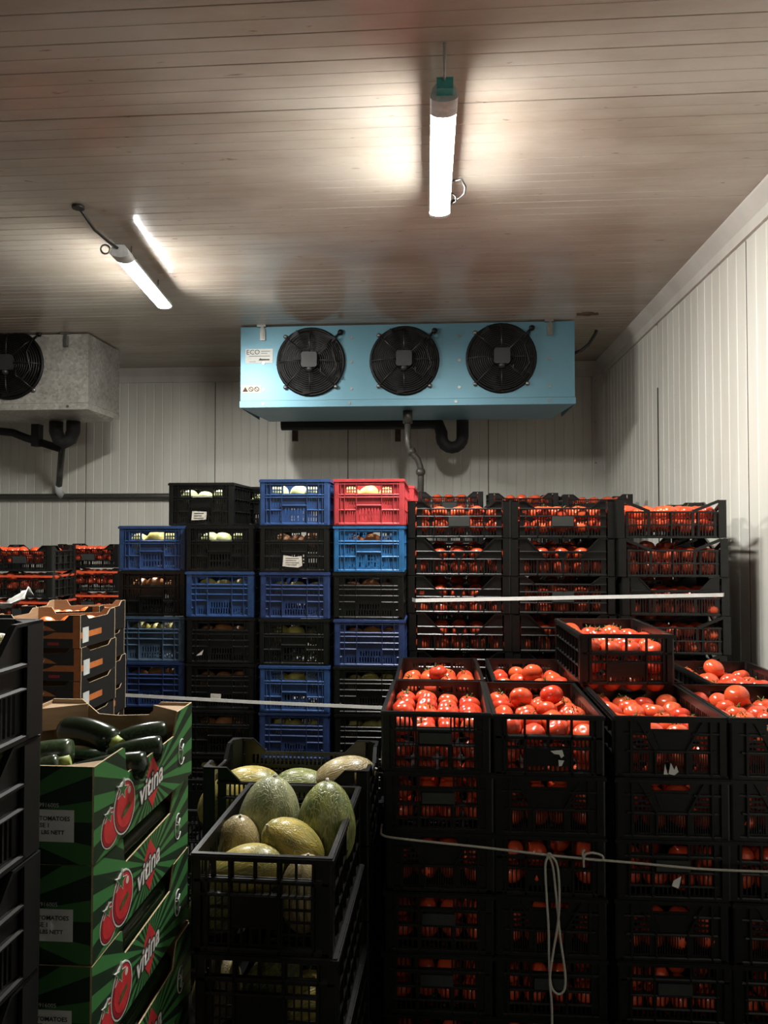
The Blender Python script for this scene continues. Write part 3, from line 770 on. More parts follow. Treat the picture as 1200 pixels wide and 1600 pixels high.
def crate_proto(name, W, D, H, front, back, side, rim=True, post=.03, plate=None):
    t = empty(name)
    off = RIB
    def put(mb, which, nm):
        hw, hd = W/2-off, D/2-off
        if which == 'f': mb.mapv(lambda u, n, q: (u, -hd-n, q))
        elif which == 'b': mb.mapv(lambda u, n, q: (-u, hd+n, q))
        elif which == 'r': mb.mapv(lambda u, n, q: (hw+n, u, q))
        else: mb.mapv(lambda u, n, q: (-hw-n, -u, q))
        return mb.build(nm, M['black'], t)
    put(front(W-2*off, H), 'f', 'front_panel'); put(back(W-2*off, H), 'b', 'back_panel')
    put(side(D-2*off, H), 'r', 'side_panel'); put(side(D-2*off, H), 'l', 'side_panel')
    mb = MB(); holes = []
    for j in range(4):
        holes += slots(-W/2+.03, W/2-.03, -D/2+.03+j*(D-.06)/4+.008, -D/2+.03+(j+1)*(D-.06)/4-.008, 8, .6)
    sheet(mb, -W/2+off, W/2-off, -D/2+off, D/2-off, holes)
    mb.mapv(lambda u, n, q: (u, q, .008+n)); mb.build('base', M['black'], t)
    for sx in (-1, 1):
        for sy in (-1, 1):
            mb = MB(); ex, ey = sx*W/2, sy*D/2; c = .008
            poly = [(ex, ey-sy*post), (ex, ey-sy*c), (ex-sx*c*.3, ey-sy*c*.3), (ex-sx*c, ey), (ex-sx*post, ey), (ex-sx*post, ey-sy*.006), (ex-sx*.006, ey-sy*post)]
            if sx*sy < 0: poly = poly[::-1]
            mb.prism(poly, 0.002, H-.001, axis='z'); mb.build('corner_post', M['black'], t)
    if rim:
        mb = MB(); r = .014; e = .003; hh = .016; c = .004
        for (a0, a1, b0, b1) in ((-W/2-e, W/2+e, -D/2-e, -D/2+r), (-W/2-e, W/2+e, D/2-r, D/2+e), (-W/2-e, -W/2+r, -D/2+r, D/2-r), (W/2-r, W/2+e, -D/2+r, D/2-r)):
            mb.box(a0, a1, b0, b1, H-hh, H-c); mb.box(a0+c, a1-c, b0+c if b0 < -D/2+r-.001 and b1 <= -D/2+r else b0, b1-c if b1 > D/2 else b1, H-c, H)
        mb.build('rim', M['black'], t)
    if plate:
        (u, q, w_, h_) = plate
        mb = MB(); mb.box(u-w_/2, u+w_/2, -D/2-.0015, -D/2+RIB, q*H-h_/2, q*H+h_/2); mb.build('name_plate', M['grey_plate'], t)
    return t
PROTO = {}
def proto(key, *a, **k):
    PROTO[key] = crate_proto(*a, **k); index_kids(PROTO[key])
    PROTO[key]['_dim'] = (a[1], a[2], a[3])
sl = lambda n: (lambda W, H: side_lattice(W, H, n))
proto('A1', 'plastic_crate', .388, .58, .2535, front_A1, front_A1, sl(8))
proto('A2', 'plastic_crate', .388, .58, .2535, front_A2, front_A2, sl(8))
HB = .2130
proto('B1', 'tomato_crate', .588, .40, HB, lambda W, H: front_B(W, H, 1), lambda W, H: front_B(W, H, 1), lambda W, H: front_B(W, H, 1), rim=False, post=.045, plate=(0, .45, .12, .055))
proto('B2', 'tomato_crate', .588, .40, HB, lambda W, H: front_B(W, H, 2), lambda W, H: front_B(W, H, 2), lambda W, H: front_B(W, H, 1), rim=False, post=.045)
proto('B3', 'tomato_crate', .60, .40, HB, lambda W, H: front_B(W, H, 3), lambda W, H: front_B(W, H, 3), lambda W, H: front_B(W, H, 3), rim=False, post=.045)
HC = .2085
proto('C1', 'tomato_crate', .388, .59, HC, front_C1, back_win, sl(8), plate=(0, .56, .115, .038))
proto('C2', 'tomato_crate', .388, .59, HC, front_C2, back_win, sl(8))
proto('C3', 'tomato_crate', .388, .59, HC, front_C3, lambda W, H: front_C3(W, H), sl(8))
HD = .2585
proto('D', 'melon_crate', .385, .58, HD, front_D, front_D, sl(7), post=.028)
proto('DB', 'melon_crate', .60, .40, .262, lambda W, H: front_B(W, H, 1), lambda W, H: front_B(W, H, 1), lambda W, H: front_B(W, H, 1), rim=False, post=.045)
proto('L', 'produce_crate', .40, .60, .2150, lambda W, H: front_B(W, H, 2), lambda W, H: front_B(W, H, 2), lambda W, H: front_B(W, H, 2), rim=False, post=.06)
USED = set()
def crate(key, loc, label, group, rz=0.0, colour=None, name=None, rimcol=None):
    src = PROTO[key]
    if key in USED: o = copy_tree(src)
    else: USED.add(key); o = src
    o.location = loc; o.rotation_euler = (0, 0, rz)
    tag(o, label, 'crate', group)
    if name: o.name = name
    return o
def recolour(o, colour):
    for c in COL.objects:
        pass
def kids_of(o): return [c for c in o.children]
RECOL = []       # (object, material) applied at the end, once the copies are known

jit = lambda a: random.uniform(-a, a)
# ---- mixed blue and black crate stack ---------------------------------
CN = {'blue': 'blue', 'navy': 'dark blue', 'slate': 'slate blue', 'light_blue': 'light blue', 'red': 'red', 'black': 'black'}
PB = .2550
PAL = .147
stack = [
    ('first', at(237, 860, 4.24).x, 4.24, 7, [('A1','blue'),('A1','black'),('A2','slate'),('A2','navy'),('A1','black'),('A2','black'),('A1','navy'),('A2','black')]),
    ('second', at(345, 860, 4.21).x, 4.21, 7, [('A1','black'),('A2','blue'),('A2','black'),('A2','black'),('A1','black'),('A2','black'),('A1','black'),('A2','navy')]),
    ('third', at(460, 860, 4.17).x, 4.17, 8, [('A1','blue'),('A1','black'),('A2','navy'),('A1','black'),('A1','blue'),('A2','navy'),('A1','black'),('A2','black'),('A1','black')]),
    ('fourth', at(577, 860, 4.17).x, 4.17, 8, [('A1','red'),('A1','light_blue'),('A2','black'),('A2','navy'),('A2','black'),('A2','black'),('A1','black'),('A2','black'),('A1','black')]),
]
GB = 'crates in the mixed blue and black stack'
FRUITSPOTS = []
for cname, x, yf, n, rows in stack:
    for r, (k, c) in enumerate(rows[:n]):
        z = PAL+(n-1-r)*PB
        px = x + jit(.004); py = yf+.29+jit(.004)
        lab = f'{CN[c]} plastic crate, {ORD[r]}{" one" if r == 0 else " from top"} in {cname} column of the mixed blue stack'
        o = crate(k, (px, py, z), lab, GB, math.radians(jit(.5)))
        if c != 'black': RECOL.append((o, M[c]))
        if r < 6: FRUITSPOTS.append((cname, r, px, yf, z, c))
# the crates perched on top and behind
q = at(313, 815, 4.42)
top2 = PAL+7*PB
CT = []
o = crate('A1', (q.x, 4.42+.29, top2), 'black crate with white label set on top of the first two columns', GB, math.radians(.5)); CT.append(('perched', q.x, 4.42, top2))
for r in range(8):
    z = PAL+(7-r)*PB
    o = crate('A1' if r % 2 == 0 else 'A2', (at(392, 790, 5.05).x, 4.85+.29, z), ('black crate peeping out behind the perched crate and the blue crate' if r == 0 else f'black crate, {ORD[r]} from top in the hidden column behind the second'), GB, 0)
    if r == 0: CT.append(('behind', at(392, 790, 5.05).x, 4.85, z))
for r in range(8):
    z = PAL+(7-r)*PB
    o = crate('A1' if r % 2 == 0 else 'A2', (at(600, 790, 4.8).x, 4.80+.29, z), ('pale red crate just showing behind the top red crate' if r == 0 else f'black crate, {ORD[r]} from top in the hidden column behind the fourth'), GB, math.radians(-1.0))
    if r == 0: RECOL.append((o, M['red']))

def paper(name, label, pts, parent, ydir=-1):
    pass
# ---- wooden pallets under the two tall stacks
M['wood'] = plain('pallet_wood', (.30, .21, .12), .8, noise=.3, scale=8, stretch=(1, 6, 6))
def pallet(label, x0, x1, y0, y1):
    t = empty('wooden_pallet', ((x0+x1)/2, (y0+y1)/2, 0)); tag(t, label, 'pallet', 'wooden pallets')
    w_, d_ = (x1-x0)/2, (y1-y0)/2
    for k in range(7):
        yy = -d_+.05+k*(2*d_-.10)/6; mb = MB(); mb.box(-w_, w_, yy-.048, yy+.048, .122, .144); mb.build('deck_board', M['wood'], t)
    for k in range(3):
        xx = -w_+.05+k*(2*w_-.1)/2
        mb = MB(); mb.box(xx-.05, xx+.05, -d_, d_, .1, .122); mb.build('stringer_board', M['wood'], t)
        mb = MB(); mb.box(xx-.05, xx+.05, -d_, d_, 0, .022); mb.build('bottom_board', M['wood'], t)
        for yy in (-d_+.07, 0, d_-.07):
            mb = MB(); mb.box(xx-.048, xx+.048, yy-.07, yy+.07, .022, .1); mb.build('block', M['wood'], t)
pallet('wooden pallet under the mixed blue crate stack', -1.83, -.1, 4.17, 5.45)
pallet('wooden pallet under the strapped tomato stack', -.08, 1.72, 4.36, 5.26)
# ---- back tomato stack ------------------------------------------------
PT = .2142
GT = 'crates in the strapped tomato stack'
tcols = [('left', at(718, 860, 4.4).x, 4.40, ['B1', 'B2', 'B2', 'B2']), ('middle', at(881, 860, 4.4).x, 4.40, ['B1', 'B2', 'B1', 'B2']), ('right', at(1049, 860, 4.36).x, 4.36, ['B3', 'B3', 'B2', 'B3'])]
TOMSPOTS = []; BACKSPOTS = []
for cname, x, yf, kinds in tcols:
    for r in range(9):
        k = kinds[r] if r < 4 else kinds[r % 2]
        z = PAL+(8-r)*PT; px = x + jit(.006) + (.012*r if cname == 'right' and 0 < r < 4 else 0)*.6
        crate(k, (px, yf+.2+jit(.004), z), f'black tomato crate, {ORD[r]}{" one" if r == 0 else " from top"} in {cname} column of the strapped stack', GT, math.radians(jit(.7)))
        if r < 5: TOMSPOTS.append((cname, r, px, yf, z))
    for r in range(9):
        crate('B1' if (r+len(cname)) % 2 else 'B2', (x+jit(.006), yf+.2+.415, PAL+(8-r)*PT), f'black tomato crate, {ORD[r]} from top behind {cname} column of the strapped stack', GT, math.radians(jit(.5)))
        if r < 5: BACKSPOTS.append((x, yf+.415, PAL+(8-r)*PT))
# ---- far tomato crates behind ----------------------------------------
GF = 'far tomato crates near the back wall'
FARSPOTS = []
for cname, px_, yf, zt in (('left', 702, 6.7, 768), ('middle', 818, 6.6, 770), ('right', 935, 6.7, 772)):
    p = at(px_, zt, yf); n = 10; pit = p.z/n
    for r in range(n):
        o = crate('B1' if r % 2 == 0 else 'B2', (p.x, yf+.2, (n-1-r)*pit), f'far black tomato crate, {ORD[r]} in {cname} column behind the strapped stack', GF, math.radians(jit(1)))
        o.scale.z = pit/(HB+.001)
        if r < 2: FARSPOTS.append((p.x, yf, (n-1-r)*pit))
GL = 'far tomato crates below the galvanised cooler'
for cname, px_, yf, zt in (('left', 32, 6.3, 852), ('right', 137, 7.0, 850)):
    p = at(px_, zt, yf); n = 8; pit = p.z/n
    for r in range(n):
        o = crate('B1' if r % 2 == 0 else 'B3', (p.x, yf+.2, (n-1-r)*pit), f'far black tomato crate, {ORD[r]} in the {cname} column below the galvanised cooler', GL, math.radians(-3 if cname == 'left' else 1))
        o.scale.z = pit/(HB+.001)
        if r < 3: FARSPOTS.append((p.x, yf, (n-1-r)*pit))
        if r in (1, 2):
            mb = MB()
            mb.box(-.30, .30, -.206, -.196, HB*.78, HB*.86); mb.box(-.30, -.29, -.2, .2, HB*.78, HB*.86); mb.box(.29, .30, -.2, .2, HB*.78, HB*.86)
            e = mb.build('orange_rim', M['orange_rim'], o); e['label'] = 'orange red rim'
# ---- front tomato columns --------------------------------------------
GFR = 'crates in the front tomato columns'
fcols = [('leftmost', at(684, 1160, 2.74).x, 2.74, .2100, ['C1', 'C1', 'C3', 'C1', 'C1', 'C1']),
         ('second', at(858, 1160, 2.74).x, 2.74, .2085+.0005, ['C2', 'C3', 'C2', 'C3', 'C1', 'C2']),
         ('third', at(1048, 1160, 2.74).x, 2.74, .2090, ['C3', 'C3', 'C1', 'C3', 'C1', 'C3']),
         ('rightmost', at(1232, 1160, 2.74).x, 2.74, .2095, ['C3', 'C3', 'C2', 'C3', 'C1', 'C2'])]
FRONT = {}
for cname, x, yf, pit, kinds in fcols:
    for r in range(6):
        z = (5-r)*pit; px = x+jit(.006)
        o = crate(kinds[r], (px, yf+.295+jit(.006), z), f'black tomato crate, {ORD[r]}{" one" if r == 0 else " from top"} in the {cname} front column', GFR, math.radians(jit(.8)))
        FRONT[(cname, r)] = (px, yf, z, o)
# second row behind the front columns
GR = 'tomato crates in the second row'
rcols = [('leftmost', at(685, 1040, 3.97).x, 3.375, 'C1'), ('second', at(818, 1040, 3.97).x, 3.375, 'C2'), ('third', at(948, 1040, 3.97).x, 3.375, 'C3'), ('rightmost', at(1107, 1050, 3.97).x, 3.375, 'C3')]
ROW2 = {}
for cname, x, yf, k in rcols:
    for r in range(6):
        z = (5-r)*.2085
        o = crate(k, (x+jit(.005), yf+.295, z), (f'top black tomato crate in the second row, behind the {cname} front column' if r == 0 else f'black tomato crate, {ORD[r]} from top in second row behind {cname} front column'), GR, math.radians(jit(.6)))
        if r == 0: ROW2[cname] = (x, yf, z)
# single crate set on top of the second row
ey, ez = 3.27, 6*.2100+.001
ex = (at(900, 1040, 3.27).x+at(1055, 1040, 3.27).x)/2
crate('C2', (ex, ey+.295, ez), 'black tomato crate sitting alone on top of the second row', GR, math.radians(1.5))
# ---- melon crates -----------------------------------------------------
GM = 'melon crates'
mx_, my_ = (at(298, 1340, 2.03).x+at(527, 1340, 2.03).x)/2, 2.03
for r in range(4):
    o = crate('D', (mx_+(.0 if r == 0 else .012*r), my_+.29, (3-r)*.2595), f'black melon crate, {ORD[r]}{" one" if r == 0 else " from top"} in the front melon stack', GM, math.radians(-1.5+jit(.5)))
rx_, ry_ = (at(365, 1180, 3.1).x+at(587, 1180, 3.1).x)/2, 2.72
for r in range(4):
    crate('DB', (rx_, ry_+.2, (3-r)*.264), f'wide black melon crate with dipped rim, {ORD[r]}{" one" if r == 0 else " from top"} in the rear melon stack', GM, math.radians(jit(.6)))
for sname, sx in (('right', -.525), ('left', -1.135)):
    for r in range(3):
        crate('DB', (sx, 3.16+.2, (2-r)*.264), f'empty black crate, {ORD[r]}{" one" if r == 0 else " from top"} in the low {sname} stack behind the melon crates', GM, math.radians(jit(.5)))
# ---- left foreground crates ------------------------------------------
GLF = 'crates at the left edge'
lx_ = at(66, 1100, 1.42).x
for r in range(8):
    o = crate('L', (lx_-.20+jit(.004), 1.42-.30, (7-r)*.2165), f'black produce crate, {ORD[r]}{" one" if r == 0 else " from top"} in the stack at the left edge', GLF, math.radians(-1+jit(.6)))

for _o in [o for o in COL.objects if o.name.startswith('produce_crate')]: RECOL.append((_o, M['black_matte']))
# ================================================================ fruit
def tomato_mesh(seed, nu=20, nv=12):
    rnd = random.Random(seed); ph0 = rnd.uniform(0, 6.28); lob = rnd.choice((5, 6, 7)); am = rnd.uniform(.008, .03); sq = rnd.uniform(.78, .9)
    def fn(th, ph):
        k = 1+am*math.cos(lob*ph+ph0)*math.sin(th)**1.5
        k *= 1-.16*math.exp(-(th/.38)**2)-.06*math.exp(-((PI-th)/.4)**2)
        return k
    mb = MB(); mb.sphere((0, 0, 0), 1, 1, sq, nu, nv, 0, fn); return mb
def calyx_mesh(seed):
    rnd = random.Random(seed+50); mb = MB(); n = 5
    for i in range(n):
        a = 2*PI*i/n+rnd.uniform(-.2, .2); L = rnd.uniform(.38, .58); c, s_ = math.cos(a), math.sin(a)
        pts = [(0.04, .70), (.25, .76), (L*.8, .80+rnd.uniform(0, .1)), (L, .86+rnd.uniform(0, .16))]
        b = len(mb.v); wd = (.06, .085, .05, .004)
        for (r_, z), w_ in zip(pts, wd):
            mb.v += [(c*r_-s_*w_, s_*r_+c*w_, z), (c*r_+s_*w_, s_*r_-c*w_, z)]
        for k in range(3):
            mb.face((b+2*k, b+2*k+1, b+2*k+3, b+2*k+2)); mb.face((b+2*k+2, b+2*k+3, b+2*k+1, b+2*k))
    mb.tube([(0, 0, .68), (.03, .02, .86), (.10, .05, 1.02), (.2, .08, 1.1)], [.06, .05, .045, .05], 5)
    return mb
TV = [tomato_mesh(s).mesh('tomato', M['tomato']) for s in range(5)]
CV = [calyx_mesh(s).mesh('calyx', M['calyx']) for s in range(4)]
LOW = tomato_mesh(3, 12, 8)
STUFF = MB()
NT = [0]
def add_tomato(p, r, label, group, indiv, cal):
    rot = (jit(.7), jit(.7), random.uniform(0, 6.28)) if not cal else (jit(.45), jit(.45), random.uniform(0, 6.28))
    if indiv and NT[0] < 300:
        NT[0] += 1
        o = bpy.data.objects.new('tomato', random.choice(TV)); COL.objects.link(o)
        o.location = p; o.rotation_euler = rot; o.scale = (r, r, r); tag(o, label, 'tomato', group)
        if cal:
            c = bpy.data.objects.new('calyx', random.choice(CV)); COL.objects.link(c); c.parent = o
    else:
        Mx = Matrix.Translation(p) @ Matrix.Rotation(rot[2], 4, 'Z') @ Matrix.Rotation(rot[0], 4, 'X') @ Matrix.Scale(r, 4)
        b = len(STUFF.v)
        STUFF.v += [tuple(Mx @ Vector(v)) for v in LOW.v]
        for f in LOW.f: STUFF.face([b+i for i in f], 0, True)
NTH = ['first', 'second', 'third', 'fourth', 'fifth', 'sixth', 'seventh', 'eighth']
def side_word(i, n): return 'leftmost' if i == 0 else ('rightmost' if i == n-1 else NTH[i]+' from left')
def fill_top(x, yf, z, W, D, H, where, group, ztop, jmin=0, mound=4, front=True, r=.0445):
    nx = max(3, int((W-.03)/(2*r))); ny = int((D-.035)/(2*r*.98))
    for j in range(jmin, ny):
        for i in range(nx):
            px = x-(W-.035)/2+(i+.5)*(W-.035)/nx+jit(.004); py = yf+.018+(j+.5)*(D-.035)/ny+jit(.004)
            rr = r*random.uniform(.92, 1.06)
            add_tomato((px, py, z+ztop-rr*.75+jit(.014)), rr, f'red tomato, {side_word(i, nx)}, {NTH[j]} row back, {where}', group, True, random.random() < .5)
    for k in range(mound):
        px = x+((k+.5)/mound-.5)*.66*W+jit(.01); py = yf+D*random.uniform(.45, .9)
        add_tomato((px, py, z+ztop+r*.50), r*random.uniform(.95, 1.12), f'red tomato piled on top, {side_word(k, mound)} of its pile, {where}', group, True, random.random() < .5)
    if front:
        for lv in (1, 2):
            for i in range(nx):
                px = x-(W-.035)/2+(i+.5)*(W-.035)/nx+jit(.004)
                add_tomato((px, yf+.060+jit(.003), z+ztop-r*.75-.072*lv), r*random.uniform(.9, 1.02), f'red tomato behind the front slots, {side_word(i, nx)}, {where}', group, lv == 1, False)
def fill_front(x, yf, z, W, H, top, where, group, indiv, layers=2, r=.042, rows=1):
    nx = max(3, int((W-.035)/(2*r)))
    for lv in range(layers):
        for j in range(rows):
            for i in range(nx):
                if lv == 0 and random.random() < .12: continue
                px = x-(W-.035)/2+(i+.5)*(W-.035)/nx+jit(.006)
                add_tomato((px, yf+.058+j*.086+jit(.004), z+top-r-.074*lv+jit(.006)), r*random.uniform(.9, 1.05), f'red tomato, {side_word(i, nx)}, {"upper" if lv == 0 else "lower"} layer, {where}', group, indiv and j == 0, random.random() < .4 and lv == 0)
# most visible first
for cname in ('leftmost', 'second', 'third', 'rightmost'):
    x, yf, z, o = FRONT[(cname, 0)]
    fill_top(x, yf, z, .388, .59, HC, f'{cname} front column crate', f'tomatoes in the top crate of the {cname} front column', .168, mound={'leftmost': 0, 'second': 2, 'third': 0, 'rightmost': 1}[cname])
fill_top(ex, ey, ez, .388, .59, HC, 'lone crate on top', 'tomatoes in the lone crate', .178, mound=0)
for cname, (x, yf, z) in ROW2.items():
    if cname == 'third': continue
    fill_top(x, yf, z, .388, .59, HC, f'crate behind {cname} front column', f'tomatoes in the second row behind the {cname} column', .165, jmin=2, mound=1, front=False)
for cname, r, x, yf, z in TOMSPOTS:
    lab = f'{ORD[r]} crate, {cname} column of strapped stack'
    fill_front(x, yf, z, .57, HB, {0: .19, 1: .165}.get(r, .155), lab, f'tomatoes in strapped stack, {cname} column, {ORD[r]} crate', r < 1, 2, .045, 4)
for (cname, r), (x, yf, z, o) in FRONT.items():
    if r == 0: continue
    fill_front(x, yf, z, .388, HC, .175, '', '', False, 2, .0425, 2)
for (x, yf, z) in BACKSPOTS: fill_front(x, yf, z, .57, HB, .200, '', '', False, 2, .045, 2)
for (x, yf, z) in FARSPOTS:
    fill_front(x, yf, z, .57, HB, .213, '', '', False, 2, .045, 3)
o = STUFF.build('tomato_fill', M['tomato'])
tag(o, 'red tomatoes glimpsed through the slots of the lower and far crates', 'tomatoes', kind='stuff')

# melons
def melon_mesh(mat, seed):
    rnd = random.Random(seed)
    def fn(th, ph): return 1+.012*math.cos(9*ph+seed)*math.sin(th)
    mb = MB(); mb.sphere((0, 0, 0), .085, .085, .125, 28, 18, 0, fn)
    mb.mapv(lambda x, y, z: (x*(1-.9*z*.6), y*(1-.9*z*.6), z))
    return mb.mesh('melon', mat)
MM = {k: melon_mesh(M[k], i) for i, k in enumerate(('melon_green', 'melon_grey', 'melon_yellow', 'melon_tan'))}
stalk = MB(); stalk.tube([(0, 0, .119), (.002, 0, .127), (.005, 0, .132)], [.008, .005, .004], 6); stalkm = stalk.mesh('stalk', M['rope'])
def melon(k, p, rot, s, label, group):
    o = bpy.data.objects.new('melon', MM[k]); COL.objects.link(o); o.location = p; o.rotation_euler = rot; o.scale = (s, s, s)
    tag(o, label, 'melon', group)
    c = bpy.data.objects.new('stalk', stalkm); COL.objects.link(c); c.parent = o
g1, g2 = 'melons in the front melon crate', 'melons in the rear melon crate'
melon('melon_grey', at(420, 1285, 2.40), (.12, .05, 1), 1.16, 'large greyish green netted melon standing upright in the front melon crate', g1)
melon('melon_green', at(510, 1290, 2.36), (.05, .08, 2), 1.06, 'large dark green melon standing at the right of the front crate', g1)
melon('melon_tan', at(371, 1327, 2.29), (.15, .1, 0), .84, 'tan brown melon at the left of the front melon crate', g1)
melon('melon_yellow', at(457, 1325, 2.22), (.3, -.75, .2), .88, 'yellow green netted melon leaning diagonally in the front melon crate', g1)
melon('melon_yellow', at(385, 1365, 2.13), (.2, 1.15, .1), .9, 'yellow orange melon lying behind the front panel of the front crate', g1)
melon('melon_tan', at(478, 1395, 2.12), (.1, .05, 0), .85, 'pale striped melon behind the right slots of the front melon crate', g1)
melon('melon_green', at(345, 1410, 2.12), (.2, .9, .3), .8, 'green melon low behind the left slots of the front melon crate', g1)
for k, (px_, py_) in enumerate(((340, 1545), (425, 1535), (475, 1560))):
    melon(('melon_tan', 'melon_green', 'melon_yellow')[k], at(px_, py_, 2.15), (.3, .8*k, 1), .8, ['tan melon at the left inside the second melon crate', 'green melon in the middle of the second melon crate', 'yellow melon at the right inside the second melon crate'][k], 'melons in the second front crate')
melon('melon_yellow', at(388, 1234, 2.94), (.1, 1.4, .2), 1.05, 'yellow green melon lying at the left of the rear melon crate', g2)
melon('melon_green', at(470, 1234, 2.97), (.1, 1.5, 0), .95, 'green melon lying in the middle of the rear melon crate', g2)
melon('melon_tan', at(538, 1218, 2.97), (.2, 1.2, .2), 1.02, 'brownish green melon raised at the right of the rear melon crate', g2)
melon('melon_yellow', at(345, 1252, 2.85), (.2, .6, .2), .85, 'yellow melon low behind the left slots of the rear crate', g2)
# left foreground produce
melon('melon_yellow', at(-14, 1016, 1.33), (.1, 1.4, .9), .36, 'yellow green melon in the top crate at the left edge', 'produce at the left edge')
melon('melon_green', at(-22, 1182, 1.33), (.1, 1.4, .9), .36, 'dark green melon in the second crate at the left edge', 'produce at the left edge')

# fruit glimpsed in the mixed stack
def fruit_mesh(mat):
    mb = MB(); mb.sphere((0, 0, 0), .048, .048, .043, 16, 10, 0, lambda th, ph: 1-.12*math.exp(-(th/.35)**2)); return mb.mesh('fruit', mat)
FM = {k: fruit_mesh(M[k]) for k in ('fruit_yellow', 'fruit_pale', 'fruit_orange')}
def fruit(k, p, s, label, group):
    o = bpy.data.objects.new('fruit', FM[k]); COL.objects.link(o); o.location = p; o.scale = (s, s, s); o.rotation_euler = (jit(.6), jit(.6), jit(3)); tag(o, label, 'fruit', group)
for cname, r, x, yf, z, c in FRUITSPOTS:
    bright = (cname, r) in (('first', 0), ('second', 0), ('third', 0), ('fourth', 0))
    k = 'fruit_pale' if bright and cname in ('second', 'third') else ('fruit_yellow' if bright or random.random() < .35 else 'fruit_orange')
    n = 3
    for i in range(n):
        fruit(k, (x+(i-1)*.094+jit(.012), yf+.095+jit(.015), z+(.168 if bright else .155)+jit(.012)), random.uniform(1.12, 1.25),
              f'{["left", "middle", "right"][i]} {"yellow green" if k != "fruit_orange" else "dull orange"} fruit inside {ORD[r]} crate of {cname} column, mixed stack', f'fruit in {cname} column, {ORD[r]} crate')
for nm, x, yf, z in CT:
    for i in range(3):
        fruit('fruit_pale', (x+(i-1)*.096, yf+.10, z+.165+jit(.01)), 1.05, ['left', 'middle', 'right'][i] + ' pale green fruit inside the ' + ('perched black crate with white label' if nm == 'perched' else 'black crate behind the perched crate'), 'fruit in the ' + nm + ' black crate')

# ================================================================ paper labels, straps, rope
def note(label, pts, Y, mat, parent=None, cat='label'):
    # small sheet of paper on the front of a crate, corners given in metres around its centre
    c = at(*pts, Y)
    return c
def paper_on(owner_xy, pxy, Y, poly, mat, label, cat='label', group=None):
    c = at(pxy[0], pxy[1], Y)
    mb = MB(); mb.prism([(u, q_) for u, q_ in poly], -.0008, .0008)
    o = mb.build('paper_label', mat); o.location = (c.x, Y, c.z); tag(o, label, cat, group); return o
gp = 'paper labels on the mixed stack'
o = paper_on(None, (311, 806), 4.413, [(-.046, -.026), (.042, -.022), (.046, .024), (-.04, .028)], M['paper'], 'white paper label on the perched black crate', group=gp)
mb = MB()
for k in range(3): mb.box(-.03, .028-.012*(k % 2), -.0014, -.0006, .012-k*.014, .016-k*.014)
mb.build('print_lines', M['ink'], o)
o = paper_on(None, (457, 876), 4.163, [(-.055, -.03), (-.02, -.034), (.03, -.038), (.054, -.028), (.05, .026), (.01, .02), (-.05, .03)], M['paper'], 'torn beige paper label on the second crate of the third column', group=gp)
mb = MB()
for k in range(4): mb.box(-.038, .036-.014*(k % 2), -.0014, -.0006, .012-k*.012, .014-k*.012)
mb.build('print_lines', M['ink'], o)
o = paper_on(None, (312, 1020), 4.203, [(-.02, -.016), (.012, -.012), (.022, .018), (.008, .006)], M['paper'], 'scrap of white paper on the third crate of the second column', group=gp)
o = paper_on(None, (337, 1090), 4.203, [(-.03, -.022), (.028, -.02), (.03, .02), (-.028, .022)], M['paper'], 'small white label near the strap on the second column', group=gp)
gs = 'white scraps on the front tomato crates'
def scrap(pxy, Y, poly, label): return paper_on(None, pxy, Y, poly, M['print_white'], label, 'sticker', gs)
YF = 2.733
scrap((1048, 1203), YF, [(-.024, -.016), (-.019, .02), (-.012, -.01), (-.008, -.016)], 'left flake of torn white sticker on the third front column')
scrap((1050, 1203), YF, [(-.012, -.014), (.008, -.018), (.022, -.006), (.014, .016), (.008, .0), (-.004, .024), (-.008, .004)], 'flame shaped torn white sticker on the third front column')
scrap((1058, 1379), YF, [(-.018, -.012), (.004, -.02), (.008, -.008), (.014, .022), (-.012, .006)], 'jagged white paper scrap hanging on the third front column')
scrap((874, 1180), YF, [(-.03, .014), (.01, .018), (.016, -.002), (.006, -.01), (.0, .002), (-.018, .004)], 'torn white sticker on the top crate of the second front column')
scrap((876, 1192), YF, [(-.006, -.012), (.004, -.01), (.012, .008), (-.008, .01)], 'small white sticker flake below the torn one on second column')

def strap(label, pts, wd):
    mb = MB(); K = len(pts); t = .0016
    for (x, y, z, nx, ny) in pts:
        mb.v += [(x, y, z-wd/2), (x, y, z+wd/2), (x+nx*t, y+ny*t, z+wd/2), (x+nx*t, y+ny*t, z-wd/2)]
    for i in range(K):
        a, b = 4*i, 4*((i+1) % K)
        for q in range(4): mb.face((a+q, a+(q+1) % 4, b+(q+1) % 4, b+q))
    return tag(mb.build('packing_strap', M['white']), label, 'strap', 'white packing straps')
a, b = at(644, 938, 4.345), at(1135, 929.5, 4.345)
strap('white packing strap around the tomato stack', [(a.x, 4.385, a.z, -.7, -.7), (a.x+.02, 4.342, a.z, 0, -1), ((a.x+b.x)/2, 4.342, (a.z+b.z)/2, 0, -1), (b.x-.02, 4.342, b.z, 0, -1), (b.x+.002, 4.38, b.z, .7, -.7), (b.x, 5.24, b.z, .7, .7), (a.x, 5.24, a.z, -.7, .7)], .020)
a, b = at(177, 1085, 4.16), at(634, 1107, 4.16)
strap('white packing strap around the mixed blue crate stack', [(a.x-.012, 4.24, a.z, -1, 0), (a.x, 4.16, a.z, -.3, -.9), ((a.x+b.x)/2, 4.155, (a.z+b.z)/2-.004, 0, -1), (b.x, 4.155, b.z, .3, -.9), (b.x+.012, 4.24, b.z, 1, 0), (b.x+.012, 5.42, b.z, .7, .7), (a.x-.012, 5.42, a.z, -.7, .7)], .018)

